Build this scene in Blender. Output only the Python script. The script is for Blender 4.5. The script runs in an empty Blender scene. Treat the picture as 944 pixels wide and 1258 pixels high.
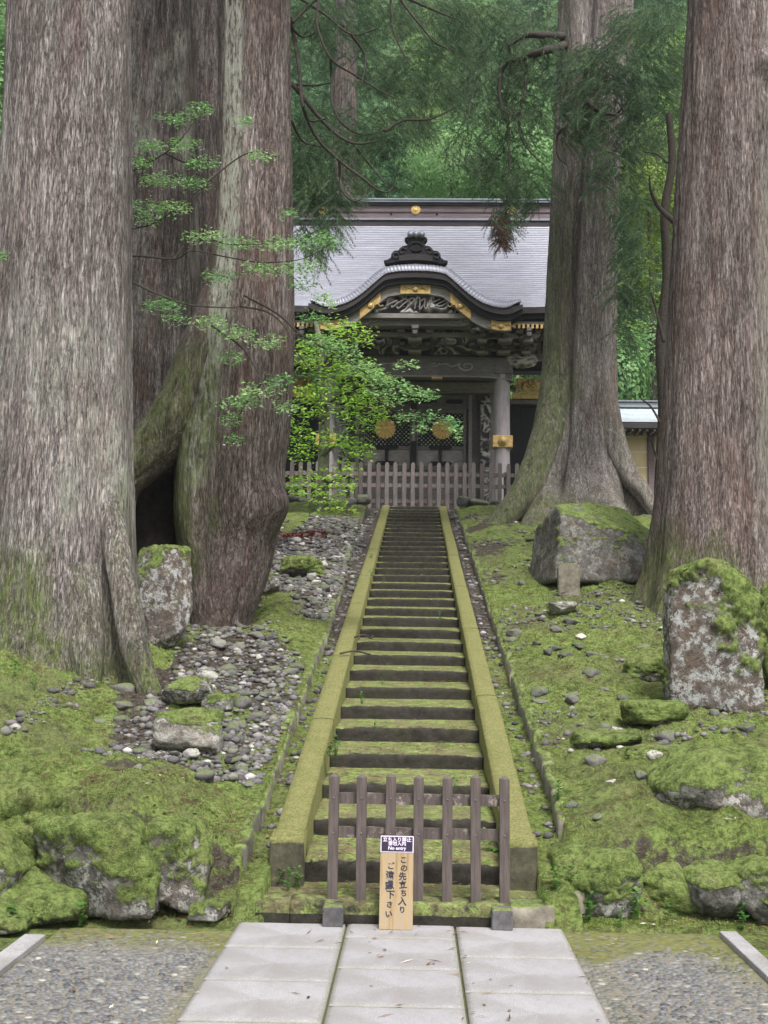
import bpy, math, random
import numpy as np
from mathutils import Vector, Matrix
rnd = random.Random(7); rng = np.random.default_rng(7)
scene = bpy.context.scene
COL = scene.collection
# ------------------------------------------------------------------ camera
PW, PH, FPX = 944.0, 1258.0, 1450.0
EYE = np.array([0.0, 0.0, 1.575])
yaw = math.atan(40.3/FPX); pit = math.atan(163.4/FPX*math.cos(yaw)); rol = math.radians(0.8)
fwd = np.array([-math.sin(yaw)*math.cos(pit), math.cos(yaw)*math.cos(pit), math.sin(pit)])
rgt = np.array([math.cos(yaw), math.sin(yaw), 0.0]); upv = np.cross(rgt, fwd)
cr, sr = math.cos(rol), math.sin(rol)
cr_r = rgt*cr + upv*sr          # image x axis in the world
cr_u = upv*cr - rgt*sr          # image y axis (up) in the world
cam_d = bpy.data.cameras.new('camera'); cam = bpy.data.objects.new('camera', cam_d); COL.objects.link(cam)
cam_d.sensor_fit = 'VERTICAL'; cam_d.sensor_height = 36.0; cam_d.lens = FPX/PH*36.0
cam_d.clip_start = 0.05; cam_d.clip_end = 3000
Mx = Matrix(((cr_r[0], cr_u[0], -fwd[0]), (cr_r[1], cr_u[1], -fwd[1]), (cr_r[2], cr_u[2], -fwd[2]))).to_4x4()
Mx.translation = Vector(EYE); cam.matrix_world = Mx
scene.camera = cam
# ------------------------------------------------------------------ sky, sun, exposure
world = bpy.data.worlds.new('World'); scene.world = world; world.use_nodes = True
wn = world.node_tree; bg = wn.nodes['Background']
sky = wn.nodes.new('ShaderNodeTexSky'); sky.sky_type = 'NISHITA'; sky.sun_disc = False
SUN_EL, SUN_AZ = math.radians(57), math.radians(160)
sky.sun_elevation = SUN_EL; sky.sun_rotation = SUN_AZ; sky.air_density = 1.0; sky.dust_density = 4.0; sky.ozone_density = 1.0
hs = wn.nodes.new('ShaderNodeHueSaturation'); hs.inputs['Saturation'].default_value = 0.35   # overcast: little blue left
wn.links.new(sky.outputs[0], hs.inputs['Color']); wn.links.new(hs.outputs[0], bg.inputs['Color'])
bg.inputs['Strength'].default_value = 0.085
sd = bpy.data.lights.new('sun', 'SUN'); sun = bpy.data.objects.new('sun', sd); COL.objects.link(sun)
sd.energy = 1.5; sd.angle = math.radians(14); sd.color = (1.0, 0.95, 0.93)
sdir = Vector((math.sin(SUN_AZ)*math.cos(SUN_EL), math.cos(SUN_AZ)*math.cos(SUN_EL), math.sin(SUN_EL)))
sun.rotation_euler = (-sdir).to_track_quat('-Z', 'Y').to_euler(); sun.location = (0, 0, 40)
scene.view_settings.view_transform = 'Standard'; scene.view_settings.look = 'None'
scene.view_settings.exposure = 1.45; scene.view_settings.gamma = 1.0
scene.cycles.max_bounces = 6; scene.cycles.diffuse_bounces = 3; scene.cycles.transmission_bounces = 3
scene.cycles.transparent_max_bounces = 4; scene.cycles.caustics_reflective = False; scene.cycles.caustics_refractive = False
try: scene.cycles.use_denoising = True
except Exception: pass

# ------------------------------------------------------------------ helpers: reading a place off the view
def at(px, py, Y):
    """world point on the plane y = Y seen at photograph pixel px, py"""
    u = px-PW/2; w = -(py-PH/2)
    v = fwd*FPX + cr_r*u + cr_u*w
    return EYE + v*(Y/v[1])
def sc(Y): return FPX/Y         # pixels per metre at distance Y
# ------------------------------------------------------------------ noise in numpy
def _h(ix, iy, iz, s):
    n = (ix*374761393 + iy*668265263 + iz*2147483647 + s*1274126177) & 0xffffffff
    n = ((n ^ (n >> 13))*1274126177) & 0xffffffff
    n = (n ^ (n >> 16)) & 0xffffffff
    return n.astype(np.float64)/4294967295.0
def vn(x, y, z=0.0, s=0):
    x, y, z = np.broadcast_arrays(np.asarray(x, float), np.asarray(y, float), np.asarray(z, float))
    fx, fy, fz = np.floor(x), np.floor(y), np.floor(z)
    ix, iy, iz = fx.astype(np.int64), fy.astype(np.int64), fz.astype(np.int64)
    tx, ty, tz = x-fx, y-fy, z-fz
    tx = tx*tx*(3-2*tx); ty = ty*ty*(3-2*ty); tz = tz*tz*(3-2*tz)
    r = 0
    for a in (0, 1):
        wx = tx if a else 1-tx
        for b in (0, 1):
            wy = ty if b else 1-ty
            for c in (0, 1):
                wz = tz if c else 1-tz
                r = r + wx*wy*wz*_h(ix+a, iy+b, iz+c, s)
    return r*2-1
def fbm(x, y, z=0.0, s=0, o=4, g=0.5):
    r = 0; a = 1; t = 0
    x = np.asarray(x, float); y = np.asarray(y, float); z = np.asarray(z, float)
    for k in range(o):
        r = r + a*vn(x, y, z, s+k*17); t += a; a *= g; x = x*2.03; y = y*2.03; z = z*2.03
    return r/t
def ss(a, b, x):
    t = np.clip((np.asarray(x, float)-a)/(b-a), 0, 1); return t*t*(3-2*t)
# ------------------------------------------------------------------ mesh building
def mesh_np(name, V, F, mats=None, attrs=None, smooth=True, mi=None):
    """V (n,3); F list of arrays of faces, each (m,3) or (m,4)"""
    if not isinstance(F, (list, tuple)): F = [F]
    F = [np.asarray(f, np.int32) for f in F if len(f)]
    me = bpy.data.meshes.new(name)
    V = np.asarray(V, np.float32)
    me.vertices.add(len(V)); me.vertices.foreach_set('co', V.ravel())
    idx = np.concatenate([f.ravel() for f in F]); cnt = np.concatenate([np.full(len(f), f.shape[1], np.int32) for f in F])
    st = np.concatenate([[0], np.cumsum(cnt)[:-1]]).astype(np.int32)
    me.loops.add(len(idx)); me.loops.foreach_set('vertex_index', idx)
    me.polygons.add(len(cnt)); me.polygons.foreach_set('loop_start', st)
    if smooth: me.polygons.foreach_set('use_smooth', np.ones(len(cnt), bool))
    if mi is not None: me.polygons.foreach_set('material_index', np.asarray(mi, np.int32))
    me.update(calc_edges=True)
    for m in (mats or []): me.materials.append(m)
    for k, a in (attrs or {}).items():
        at_ = me.attributes.new(k, 'FLOAT', 'POINT'); at_.data.foreach_set('value', np.asarray(a, np.float32))
    return me
def link(name, me, parent=None, loc=None):
    o = bpy.data.objects.new(name, me); COL.objects.link(o)
    if parent is not None: o.parent = parent
    if loc is not None: o.location = loc
    return o
def tag(o, label=None, cat=None, group=None, kind=None):
    if label: o['label'] = label
    if cat: o['category'] = cat
    if group: o['group'] = group
    if kind: o['kind'] = kind
    return o
def thing(name, label, cat, loc=(0, 0, 0), group=None, rz=0):
    o = bpy.data.objects.new(name, None); COL.objects.link(o); o.location = loc; o.rotation_euler = (0, 0, rz)
    o.empty_display_size = 0.2
    return tag(o, label, cat, group)
class MB:
    def __init__(s): s.v = []; s.f = []; s.n = 0
    def add(s, V, F):
        V = np.asarray(V, float).reshape(-1, 3)
        s.v.append(V)
        for f in F: s.f.append([i+s.n for i in f])
        s.n += len(V); return s
    def box(s, c, d, R=None, taper=1.0):
        x, y, z = d[0]/2, d[1]/2, d[2]/2
        V = np.array([[-x, -y, -z], [x, -y, -z], [x, y, -z], [-x, y, -z], [-x*taper, -y*taper, z], [x*taper, -y*taper, z], [x*taper, y*taper, z], [-x*taper, y*taper, z]])
        if R is not None: V = V @ np.array(R).T
        return s.add(V+np.asarray(c), [(0, 3, 2, 1), (4, 5, 6, 7), (0, 1, 5, 4), (1, 2, 6, 5), (2, 3, 7, 6), (3, 0, 4, 7)])
    def bx(s, x0, x1, y0, y1, z0, z1): return s.box(((x0+x1)/2, (y0+y1)/2, (z0+z1)/2), (x1-x0, y1-y0, z1-z0))
    def cyl(s, p0, p1, r0, r1=None, n=16, cap=True):
        if r1 is None: r1 = r0
        p0 = np.asarray(p0, float); p1 = np.asarray(p1, float); d = p1-p0; d /= np.linalg.norm(d)
        a = np.cross(d, [0, 0, 1] if abs(d[2]) < .9 else [1, 0, 0]); a /= np.linalg.norm(a); b = np.cross(d, a)
        t = np.arange(n)*2*math.pi/n
        ring = np.outer(np.cos(t), a)+np.outer(np.sin(t), b)
        F = [(i, (i+1) % n, n+(i+1) % n, n+i) for i in range(n)]
        if cap: F += [tuple(range(n-1, -1, -1)), tuple(range(n, 2*n))]
        return s.add(np.vstack([p0+ring*r0, p1+ring*r1]), F)
    def prism(s, pts, y0, y1):
        """outline pts in (x,z), extruded y0..y1"""
        n = len(pts)
        V = [(x, y0, z) for x, z in pts]+[(x, y1, z) for x, z in pts]
        F = [(i, (i+1) % n, n+(i+1) % n, n+i) for i in range(n)]
        return s.add(V, F+[tuple(range(n-1, -1, -1)), tuple(range(n, 2*n))])
    def strip(s, top, bot, y0, y1):
        """solid between two polylines of equal length in (x,z)"""
        n = len(top); V = [(x, y0, z) for x, z in top]+[(x, y0, z) for x, z in bot]+[(x, y1, z) for x, z in top]+[(x, y1, z) for x, z in bot]
        F = []
        for i in range(n-1):
            F += [(n+i, n+i+1, i+1, i), (2*n+i, 2*n+i+1, 3*n+i+1, 3*n+i), (i, i+1, 2*n+i+1, 2*n+i), (3*n+i, 3*n+i+1, n+i+1, n+i)]
        F += [(0, 2*n, 3*n, n), (n-1, 2*n-1, 4*n-1, 3*n-1)]
        return s.add(V, F)
    def lathe(s, c, prof, axis='y', n=20):
        """prof list of (r, h) along axis"""
        V = []; m = len(prof)
        for r, h in prof:
            for k in range(n):
                t = k*2*math.pi/n
                p = (r*math.cos(t), h, r*math.sin(t)) if axis == 'y' else (r*math.cos(t), r*math.sin(t), h)
                V.append((c[0]+p[0], c[1]+p[1], c[2]+p[2]))
        F = [(j*n+i, j*n+(i+1) % n, (j+1)*n+(i+1) % n, (j+1)*n+i) for j in range(m-1) for i in range(n)]
        return s.add(V, F+[tuple(range(n-1, -1, -1)), tuple(range((m-1)*n, m*n))])
    def tube(s, P, R, n=8):
        V, F = tube_np(P, R, n); return s.add(V, [tuple(f) for f in F])
    def mesh(s, name, m=None, smooth=False, bevel=0):
        me = bpy.data.meshes.new(name)
        me.from_pydata(np.vstack(s.v).tolist(), [], s.f); me.update()
        if m: me.materials.append(m)
        if bevel:
            import bmesh
            b = bmesh.new(); b.from_mesh(me); bmesh.ops.recalc_face_normals(b, faces=b.faces)
            bmesh.ops.bevel(b, geom=[e for e in b.edges if len(e.link_faces) == 2 and e.calc_face_angle(0) > .6], offset=bevel, segments=1, profile=.5, affect='EDGES', clamp_overlap=True)
            b.to_mesh(me); b.free()
        else:
            import bmesh
            b = bmesh.new(); b.from_mesh(me); bmesh.ops.recalc_face_normals(b, faces=b.faces); b.to_mesh(me); b.free()
        if smooth: me.polygons.foreach_set('use_smooth', np.ones(len(me.polygons), bool))
        return me
    def build(s, name, m=None, parent=None, smooth=False, bevel=0, label=None, kind=None, loc=None):
        o = link(name, s.mesh(name, m, smooth, bevel), parent, loc)
        if label: o['label'] = label
        if kind: o['kind'] = kind
        return o
def catmull(P, k=6):
    P = np.asarray(P, float); Q = np.vstack([2*P[0]-P[1], P, 2*P[-1]-P[-2]]); out = []
    for i in range(1, len(Q)-2):
        for t in np.arange(k)/k:
            out.append(.5*((2*Q[i])+(-Q[i-1]+Q[i+1])*t+(2*Q[i-1]-5*Q[i]+4*Q[i+1]-Q[i+2])*t*t+(-Q[i-1]+3*Q[i]-3*Q[i+1]+Q[i+2])*t**3))
    out.append(P[-1]); return np.array(out)
def tube_np(P, R, n=8):
    P = np.asarray(P, float); R = np.broadcast_to(np.asarray(R, float), (len(P),))
    T = np.gradient(P, axis=0); T /= np.linalg.norm(T, axis=1)[:, None]+1e-9
    ref = np.array([0.13, 0.97, 0.2]); A = np.cross(T, ref); A /= np.linalg.norm(A, axis=1)[:, None]+1e-9; B = np.cross(T, A)
    t = np.arange(n)*2*math.pi/n
    V = P[:, None, :]+R[:, None, None]*(np.cos(t)[None, :, None]*A[:, None, :]+np.sin(t)[None, :, None]*B[:, None, :])
    i = np.arange(len(P)-1)[:, None]; j = np.arange(n)[None, :]
    F = np.stack([i*n+j, i*n+(j+1) % n, (i+1)*n+(j+1) % n, (i+1)*n+j], -1).reshape(-1, 4)
    return V.reshape(-1, 3), F
def grid_faces(ny, nx):
    i = np.arange(ny-1)[:, None]; j = np.arange(nx-1)[None, :]
    return np.stack([i*nx+j, i*nx+j+1, (i+1)*nx+j+1, (i+1)*nx+j], -1).reshape(-1, 4)
# ------------------------------------------------------------------ materials
class NT:
    def __init__(s, name):
        s.m = bpy.data.materials.new(name); s.m.use_nodes = True; s.t = s.m.node_tree
        for n in list(s.t.nodes): s.t.nodes.remove(n)
        s.out = s.t.nodes.new('ShaderNodeOutputMaterial'); s.tc = s.t.nodes.new('ShaderNodeTexCoord')
    def n(s, typ, **kw):
        nd = s.t.nodes.new('ShaderNode'+typ)
        for k, v in kw.items(): setattr(nd, k, v)
        return nd
    def set(s, sock, v):
        if isinstance(v, bpy.types.NodeSocket): s.t.links.new(v, sock)
        elif isinstance(v, (tuple, list)) and len(v) == 3 and sock.type == 'RGBA': sock.default_value = (*v, 1)
        else: sock.default_value = v
    def co(s, scale=(1, 1, 1), kind='Object', loc=(0, 0, 0)):
        mp = s.n('Mapping'); s.set(mp.inputs['Vector'], s.tc.outputs[kind]); mp.inputs['Scale'].default_value = scale; mp.inputs['Location'].default_value = loc
        return mp.outputs[0]
    def noise(s, scale, detail=4, rough=.55, vec=None, dist=0):
        nd = s.n('TexNoise'); nd.inputs['Scale'].default_value = scale; nd.inputs['Detail'].default_value = detail
        nd.inputs['Roughness'].default_value = rough; nd.inputs['Distortion'].default_value = dist
        s.set(nd.inputs['Vector'], vec if vec is not None else s.tc.outputs['Object']); return nd.outputs['Fac']
    def voro(s, scale, vec=None, feature='F1', out='Distance'):
        nd = s.n('TexVoronoi', feature=feature); nd.inputs['Scale'].default_value = scale
        s.set(nd.inputs['Vector'], vec if vec is not None else s.tc.outputs['Object']); return nd.outputs[out]
    def attr(s, name): return s.n('Attribute', attribute_name=name).outputs['Fac']
    def ramp(s, f, stops):
        nd = s.n('ValToRGB'); s.set(nd.inputs[0], f); e = nd.color_ramp.elements
        while len(e) < len(stops): e.new(.5)
        for q, (p, c) in zip(e, stops):
            q.position = p; q.color = (c, c, c, 1) if isinstance(c, (int, float)) else (*c, 1)
        return nd.outputs[0]
    def mix(s, f, a, b, mode='MIX'):
        nd = s.n('MixRGB', blend_type=mode); s.set(nd.inputs[0], f); s.set(nd.inputs[1], a); s.set(nd.inputs[2], b); return nd.outputs[0]
    def math(s, op, a, b=0.0, clamp=False):
        nd = s.n('Math', operation=op, use_clamp=clamp); s.set(nd.inputs[0], a); s.set(nd.inputs[1], b); return nd.outputs[0]
    def rand(s): return s.n('ObjectInfo').outputs['Random']
    def up(s):
        g = s.n('NewGeometry'); sp = s.n('SeparateXYZ'); s.set(sp.inputs[0], g.outputs['Normal']); return sp.outputs[2]
    def bump(s, h, strength=.5, dist=.01, nrm=None):
        b = s.n('Bump'); b.inputs['Strength'].default_value = strength; b.inputs['Distance'].default_value = dist; s.set(b.inputs['Height'], h)
        if nrm is not None: s.set(b.inputs['Normal'], nrm)
        return b.outputs[0]
    def done(s, color, rough=.8, nrm=None, metal=0.0, spec=.3, transl=None):
        b = s.n('BsdfPrincipled'); s.set(b.inputs['Base Color'], color); s.set(b.inputs['Roughness'], rough); s.set(b.inputs['Metallic'], metal)
        s.set(b.inputs['Specular IOR Level'], spec)
        if nrm is not None: s.set(b.inputs['Normal'], nrm)
        o = b.outputs[0]
        if transl:
            t = s.n('BsdfTranslucent'); s.set(t.inputs[0], color); mx = s.n('MixShader'); mx.inputs[0].default_value = transl
            s.t.links.new(o, mx.inputs[1]); s.t.links.new(t.outputs[0], mx.inputs[2]); o = mx.outputs[0]
        s.t.links.new(o, s.out.inputs[0]); return s.m
M = {}
MOSS_L, MOSS_M, MOSS_D = (.245, .335, .085), (.14, .20, .05), (.04, .058, .022)
def moss_col(t, vec=None, sh=0):
    a = t.ramp(t.noise(3.2+sh, 7, .68, vec), [(.34, MOSS_M), (.5, MOSS_L), (.66, (.27, .27, .11))])
    b = t.ramp(t.noise(34, 5, .75, vec), [(.40, MOSS_D), (.56, (.30, .385, .12))])
    d = t.ramp(t.noise(7, 9, .8, vec), [(.38, .36), (.52, 1.12)])
    return t.mix(1, t.mix(.55, a, b), d, 'MULTIPLY')
def make_bark(name, c0, c1, c2, lich=(.56, .58, .49)):
    t = NT(name); v = t.co((1, 1, .07)); vw = t.co((1, 1, .22))
    a = t.ramp(t.noise(11, 8, .75, v, .5), [(.38, c0), (.5, c1), (.62, c2)])
    v3 = t.co((1, 1, .13)); cr1 = t.math('ABSOLUTE', t.math('SUBTRACT', t.noise(24, 6, .66, v3, .4), .5)); cr2 = t.math('ABSOLUTE', t.math('SUBTRACT', t.noise(44, 4, .6, v, .3), .5))
    k1 = t.ramp(cr1, [(0, .44), (.03, .88), (.11, 1.06)]); k2 = t.ramp(cr2, [(0, .5), (.04, .95), (.14, 1.12)])
    pat = t.ramp(t.noise(1.5, 6, .7, t.co((1, 1, .35))), [(.36, .74), (.6, 1.12)])
    fl = t.ramp(t.noise(60, 5, .75, vw), [(.40, .68), (.56, 1.16)])
    b = t.mix(1, t.mix(1, t.mix(1, k1, k2, 'MULTIPLY'), fl, 'MULTIPLY'), pat, 'MULTIPLY')
    c = t.mix(1, a, b, 'MULTIPLY')
    red = t.ramp(t.noise(2.2, 3, .6, t.co((1, 1, .25))), [(.52, 0.0), (.68, 1.0)])
    c = t.mix(t.math('MULTIPLY', red, .35), c, (.17, .095, .075))
    li = t.math('MULTIPLY', t.attr('lichen'), t.ramp(t.noise(26, 6, .75, vw), [(.42, 0.0), (.52, 1.0)]))
    c = t.mix(t.math('MULTIPLY', li, .8), c, lich)
    gm = t.math('MULTIPLY', t.attr('moss'), t.ramp(t.noise(14, 5, .7, t.co((1, 1, .5))), [(.36, .25), (.56, 1.0)]), True)
    c = t.mix(t.math('MULTIPLY', gm, .85), c, t.mix(1, moss_col(t, vw), (.62, .60, .66), 'MULTIPLY'))
    h = t.math('ADD', t.math('MULTIPLY', k1, .7), t.math('ADD', t.math('MULTIPLY', k2, .5), t.math('MULTIPLY', fl, .5)))
    return t.done(c, .92, t.bump(h, 1.0, .02), spec=.12)
M['bark'] = make_bark('cedar_bark_grey', (.235, .195, .185), (.335, .295, .28), (.44, .405, .39))
t = NT('hollow_shade_wood'); M['hollow'] = t.done(t.ramp(t.noise(12, 5, .7), [(.3, (.012, .010, .009)), (.7, (.04, .034, .03))]), .95, spec=.05)  # shade inside the root hollow, put into the wood as a near-black colour
M['bark_red'] = make_bark('cedar_bark_brown', (.165, .125, .112), (.265, .215, .20), (.37, .32, .30))
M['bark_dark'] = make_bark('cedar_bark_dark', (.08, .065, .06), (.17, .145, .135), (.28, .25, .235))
t = NT('twig_bark'); M['twig'] = t.done(t.ramp(t.noise(30), [(.3, (.03, .024, .02)), (.7, (.08, .066, .055))]), .9)
t = NT('pale_moss_bark'); M['pale_bark'] = t.done(t.ramp(t.noise(14, 5, .7), [(.35, (.12, .13, .07)), (.6, (.27, .26, .21))]), .9)
# ground: moss / gravel soil / litter
t = NT('moss_ground')
mo = moss_col(t); n1 = t.noise(7, 6, .7); n2 = t.noise(70, 4, .7); n3 = t.noise(1.1, 3, .6)
mo = t.mix(t.ramp(n3, [(.46, 0.0), (.66, .5)]), mo, (.17, .145, .10))
soil = t.ramp(t.noise(24, 6, .75), [(.3, (.04, .034, .028)), (.5, (.105, .088, .07)), (.72, (.23, .205, .175))])
lit = t.math('MULTIPLY', t.ramp(t.noise(4, 9, .82), [(.55, 0.0), (.60, 1.0)]), .7)
mo = t.mix(lit, mo, t.ramp(t.noise(60, 4, .7), [(.35, (.07, .04, .025)), (.7, (.21, .13, .08))]))
g = t.math('SUBTRACT', t.attr('soil'), t.math('MULTIPLY', t.math('SUBTRACT', n1, .5), 1.3), True)
c = t.mix(t.ramp(g, [(.42, 0.0), (.58, 1.0)]), mo, soil)
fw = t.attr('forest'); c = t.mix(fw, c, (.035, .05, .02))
h = t.math('ADD', t.math('MULTIPLY', n1, 1.0), t.math('MULTIPLY', n2, .7))
h = t.math('ADD', h, t.math('MULTIPLY', t.noise(210, 3, .7), .35))
M['ground'] = t.done(c, .95, t.bump(h, 1.0, .05), spec=.1)
# rock with moss and lichen
def make_rock(name, base=((.10, .095, .085), (.22, .21, .19)), lich=.9, lcol=(.55, .55, .50)):
    t = NT(name); r = t.rand(); off = t.n('VectorMath', operation='ADD'); cmb = t.n('CombineXYZ')
    t.set(cmb.inputs[0], t.math('MULTIPLY', r, 37.0)); t.set(off.inputs[0], t.tc.outputs['Object']); t.set(off.inputs[1], cmb.outputs[0]); v = off.outputs[0]
    c = t.ramp(t.noise(8, 9, .75, v), [(.36, base[0]), (.62, base[1])]); c = t.mix(t.ramp(t.noise(30, 5, .75, v), [(.45, 0.0), (.62, .5)]), c, tuple(x*.35 for x in base[0]))
    c = t.mix(t.ramp(t.noise(3, 4, .6, v), [(.5, 0.0), (.7, .5)]), c, (.16, .10, .06))
    li = t.ramp(t.noise(13, 8, .8, v, .2), [(.50, 0.0), (.54, 1.0)])
    li2 = t.ramp(t.noise(2.6, 5, .6, v), [(.36, 0.0), (.52, 1.0)])
    lf = t.math('MULTIPLY', t.math('MULTIPLY', li, li2), t.math('MULTIPLY', t.attr('lichen'), lich))
    c = t.mix(lf, c, t.ramp(t.noise(40, 3, .6, v), [(.3, tuple(x*.7 for x in lcol)), (.7, lcol)]))
    mf = t.math('ADD', t.attr('moss'), t.math('MULTIPLY', t.math('SUBTRACT', t.noise(7, 8, .75, v), .5), 1.9))
    mf = t.ramp(mf, [(.42, 0.0), (.66, 1.0)])
    c = t.mix(mf, c, moss_col(t, v))
    h = t.math('ADD', t.math('MULTIPLY', t.noise(16, 8, .7, v), .8), t.math('MULTIPLY', mf, t.noise(120, 3, .7, v)))
    h = t.math('ADD', h, t.math('MULTIPLY', t.noise(42, 6, .8, v), .7)); M[name] = t.done(c, .92, t.bump(h, 1.0, .03), spec=.2); return M[name]
make_rock('mossy_rock'); make_rock('lichen_rock', ((.10, .08, .07), (.22, .19, .165)), 1.0, (.50, .51, .49))
make_rock('pale_rock', ((.18, .17, .15), (.42, .39, .34)), .8)
def simple_stone(name, cols, sc_=20, rgh=.85, mossy=0.0, b=.4):
    t = NT(name); r = t.rand()
    c = t.ramp(t.noise(sc_, 6, .7), [(.3, cols[0]), (.7, cols[1])])
    c = t.mix(1, c, t.ramp(r, [(0, (.6, .6, .62)), (.5, (1, 1, 1)), (.85, (1.25, 1.2, 1.15)), (1, (1.7, 1.65, 1.6))]), 'MULTIPLY')
    if mossy:
        f = t.math('MULTIPLY', t.ramp(t.up(), [(.3, 0.0), (.7, 1.0)]), t.ramp(t.noise(9, 6, .7), [(.5-mossy*.3, 0.0), (.62-mossy*.3, 1.0)]))
        c = t.mix(f, c, t.mix(1, moss_col(t), (.62, .62, .62), 'MULTIPLY'))
    M[name] = t.done(c, rgh, t.bump(t.noise(60, 6, .7), b, .008), spec=.25); return M[name]
simple_stone('loose_stone', ((.07, .068, .07), (.19, .185, .185)), 14, mossy=.25)
simple_stone('white_stone', ((.3, .29, .27), (.55, .53, .5)), 14, mossy=.1)
simple_stone('edging_stone', ((.07, .065, .05), (.24, .225, .19)), 9, mossy=.5)
# ================================================================== THE GROUND
XL, XR = -1.02, 0.96                     # inner faces of the gutters' outer walls
SX = -0.06                               # middle of the stairs
D0, TR, Z0, RI, NS = 7.45, 0.70, 0.2527, 0.1513, 32
SLOPE = RI/TR
def nose(y): return Z0+(y-D0)*SLOPE
def xl(y): return XL-ss(12, 27, y)*.2
def slope_z(x, y):
    g = .45+(y-7.45)*.216
    top = 5.05
    d = top-g; g = top-(np.sqrt(d*d+.02)+d)/2      # soft corner with the flat top
    return g
def ground_raw(x, y):
    x = np.asarray(x, float); y = np.asarray(y, float)
    g = slope_z(x, y)
    g = g+.36*ss(-2.3, -3.7, x)*ss(7.0, 9.0, y)*(1-ss(11, 13, y)*ss(-4.2, -3.4, x))*(1-ss(14, 20, y))+.16*ss(-1.2, -1.8, x)*(1-ss(7.6, 9, y))
    g = g+.13*ss(1.7, 2.3, x)*ss(8.15, 8.5, y)*(1-ss(9.0, 10.3, y))
    g = g+.30*ss(3.0, 6.0, np.abs(x))*ss(7.5, 12, y)
    cush = 1-np.abs(fbm(x*3.6, y*3.6, 0, 9, 3))*2.6; lump = fbm(x*1.1, y*1.1, 0, 3, 4)*.13+cush*.042+(1-np.abs(fbm(x*11, y*11, 0, 10, 2))*2.5)*.016
    lump = lump*ss(.9, 1.5, np.abs(x))
    g = g+lump*(1-.6*ss(28, 30, y))
    g = g-.06*(1-ss(.0, .45, np.where(x < 0, xl(y)-x, x-XR)))
    # front bank
    fl = 7.12+.25*fbm(x*1.3, 0*x, 0, 21, 2)-.28*ss(-1.6, -3.5, x); fr = 7.35+.12*fbm(x*1.5, 0*x, 0, 22, 2)-.1*ss(2.5, 4, x)
    f = np.where(x < 0, fl, fr)
    k = ss(0, .16, y-f)
    flat = fbm(x*2, y*2, 0, 31, 3)*.012-.012
    inpave = (x > -1.95) & (x < 1.72) & (y < 6.94)
    flat = np.where(inpave, -.045, flat)
    g = flat*(1-k)+g*k
    # gutter and stairs trench
    e = .012
    tr = ss(-e, e, x-xl(y))*(1-ss(-e, e, x-XR))*ss(6.93, 6.97, y)*(1-ss(28.8, 29.3, y))
    gut = np.minimum(np.maximum(nose(y)+.0, .0+.9*(y-7.0)*(y < 7.2)), 5.0)+fbm(x*6, y*6, 0, 41, 3)*.03
    gut = np.where(np.abs(x-SX) < .8, gut-.5, gut)
    g = g*(1-tr)+gut*tr
    # the hill behind and the valley sides
    hill = .76*np.maximum(0, y-46)+.45*np.maximum(0, np.abs(x-2)-17)*ss(8, 30, y)
    hill = np.minimum(hill, 90+0*hill)*(1+.15*fbm(x*.03, y*.03, 0, 51, 3))
    return g+hill
def ground_z(x, y): return float(ground_raw(np.array([x]), np.array([y]))[0])
def growth(a, step, fac, end):
    out = [a]; s = step
    while out[-1] < end: out.append(out[-1]+s); s *= fac
    return np.array(out)
xp = growth(4.2, .05, 1.09, 190); xs = np.concatenate([-xp[::-1], np.arange(-4.17, 4.18, .028), xp])
ys = np.concatenate([-growth(-3, .3, 1.35, 40)[::-1], np.arange(3.2, 6.6, .1), np.arange(6.6, 10.5, .028), growth(10.5, .03, 1.007, 32), growth(32.4, .4, 1.08, 200)])
gx, gy = np.meshgrid(xs, ys); gz = ground_raw(gx, gy)
gn = fbm(gx*18, gy*18, 0, 61, 2)*.012*(gy > 6.95)*(gy < 20)
sidef = (np.abs(gx-SX) > .8)
gz = gz+gn*sidef
soil = np.zeros_like(gx)
lg = ss(-2.9, -2.2, gx)*(1-ss(-1.5, -1.2, gx)*.5)*(gx < -.9)*ss(8.2, 9.2, gy)*(1-.4*ss(20, 24, gy))*.95
lg = lg*(.60+.75*(fbm(gx*.9, gy*.55, 0, 71, 3)+.35))*(1-.8*ss(.30, .55, vn(gx*1.1, gy*.6, 0, 96)))
soil = np.maximum(soil, lg)
soil = np.maximum(soil, .62*np.exp(-(((gx+1.9)/.45)**2+((gy-8.1)/.35)**2)))
rg = (gx > .9)*(.10+.55*ss(.12, .5, fbm(gx*.8+5, gy*.8, 0, 72, 3)))*ss(10, 15, gy)
soil = np.maximum(soil, rg)
gutm = (gx > xl(gy))*(gx < XR)*(gy > 7.4)*(gy < 29.3)
soil = np.where(gutm, .25+.5*ss(11, 16, gy), soil)
soil = np.maximum(soil, ss(29, 30.5, gy)*1.0)
fc_ = np.clip(np.gradient(gz, axis=0)/np.gradient(gy, axis=0), 0, 3); soil = np.maximum(soil, .5*ss(.9, 1.8, fc_)*(gy < 8)*(np.abs(gx) > 1.02))
soil = np.where(gy < 6.7, .35+.1*ss(1.8, 2.4, gx), soil)
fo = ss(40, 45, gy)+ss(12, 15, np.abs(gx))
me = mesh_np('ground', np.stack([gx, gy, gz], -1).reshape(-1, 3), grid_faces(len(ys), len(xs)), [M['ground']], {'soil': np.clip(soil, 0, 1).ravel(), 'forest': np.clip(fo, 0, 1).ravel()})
tag(link('ground', me), kind='structure')
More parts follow.
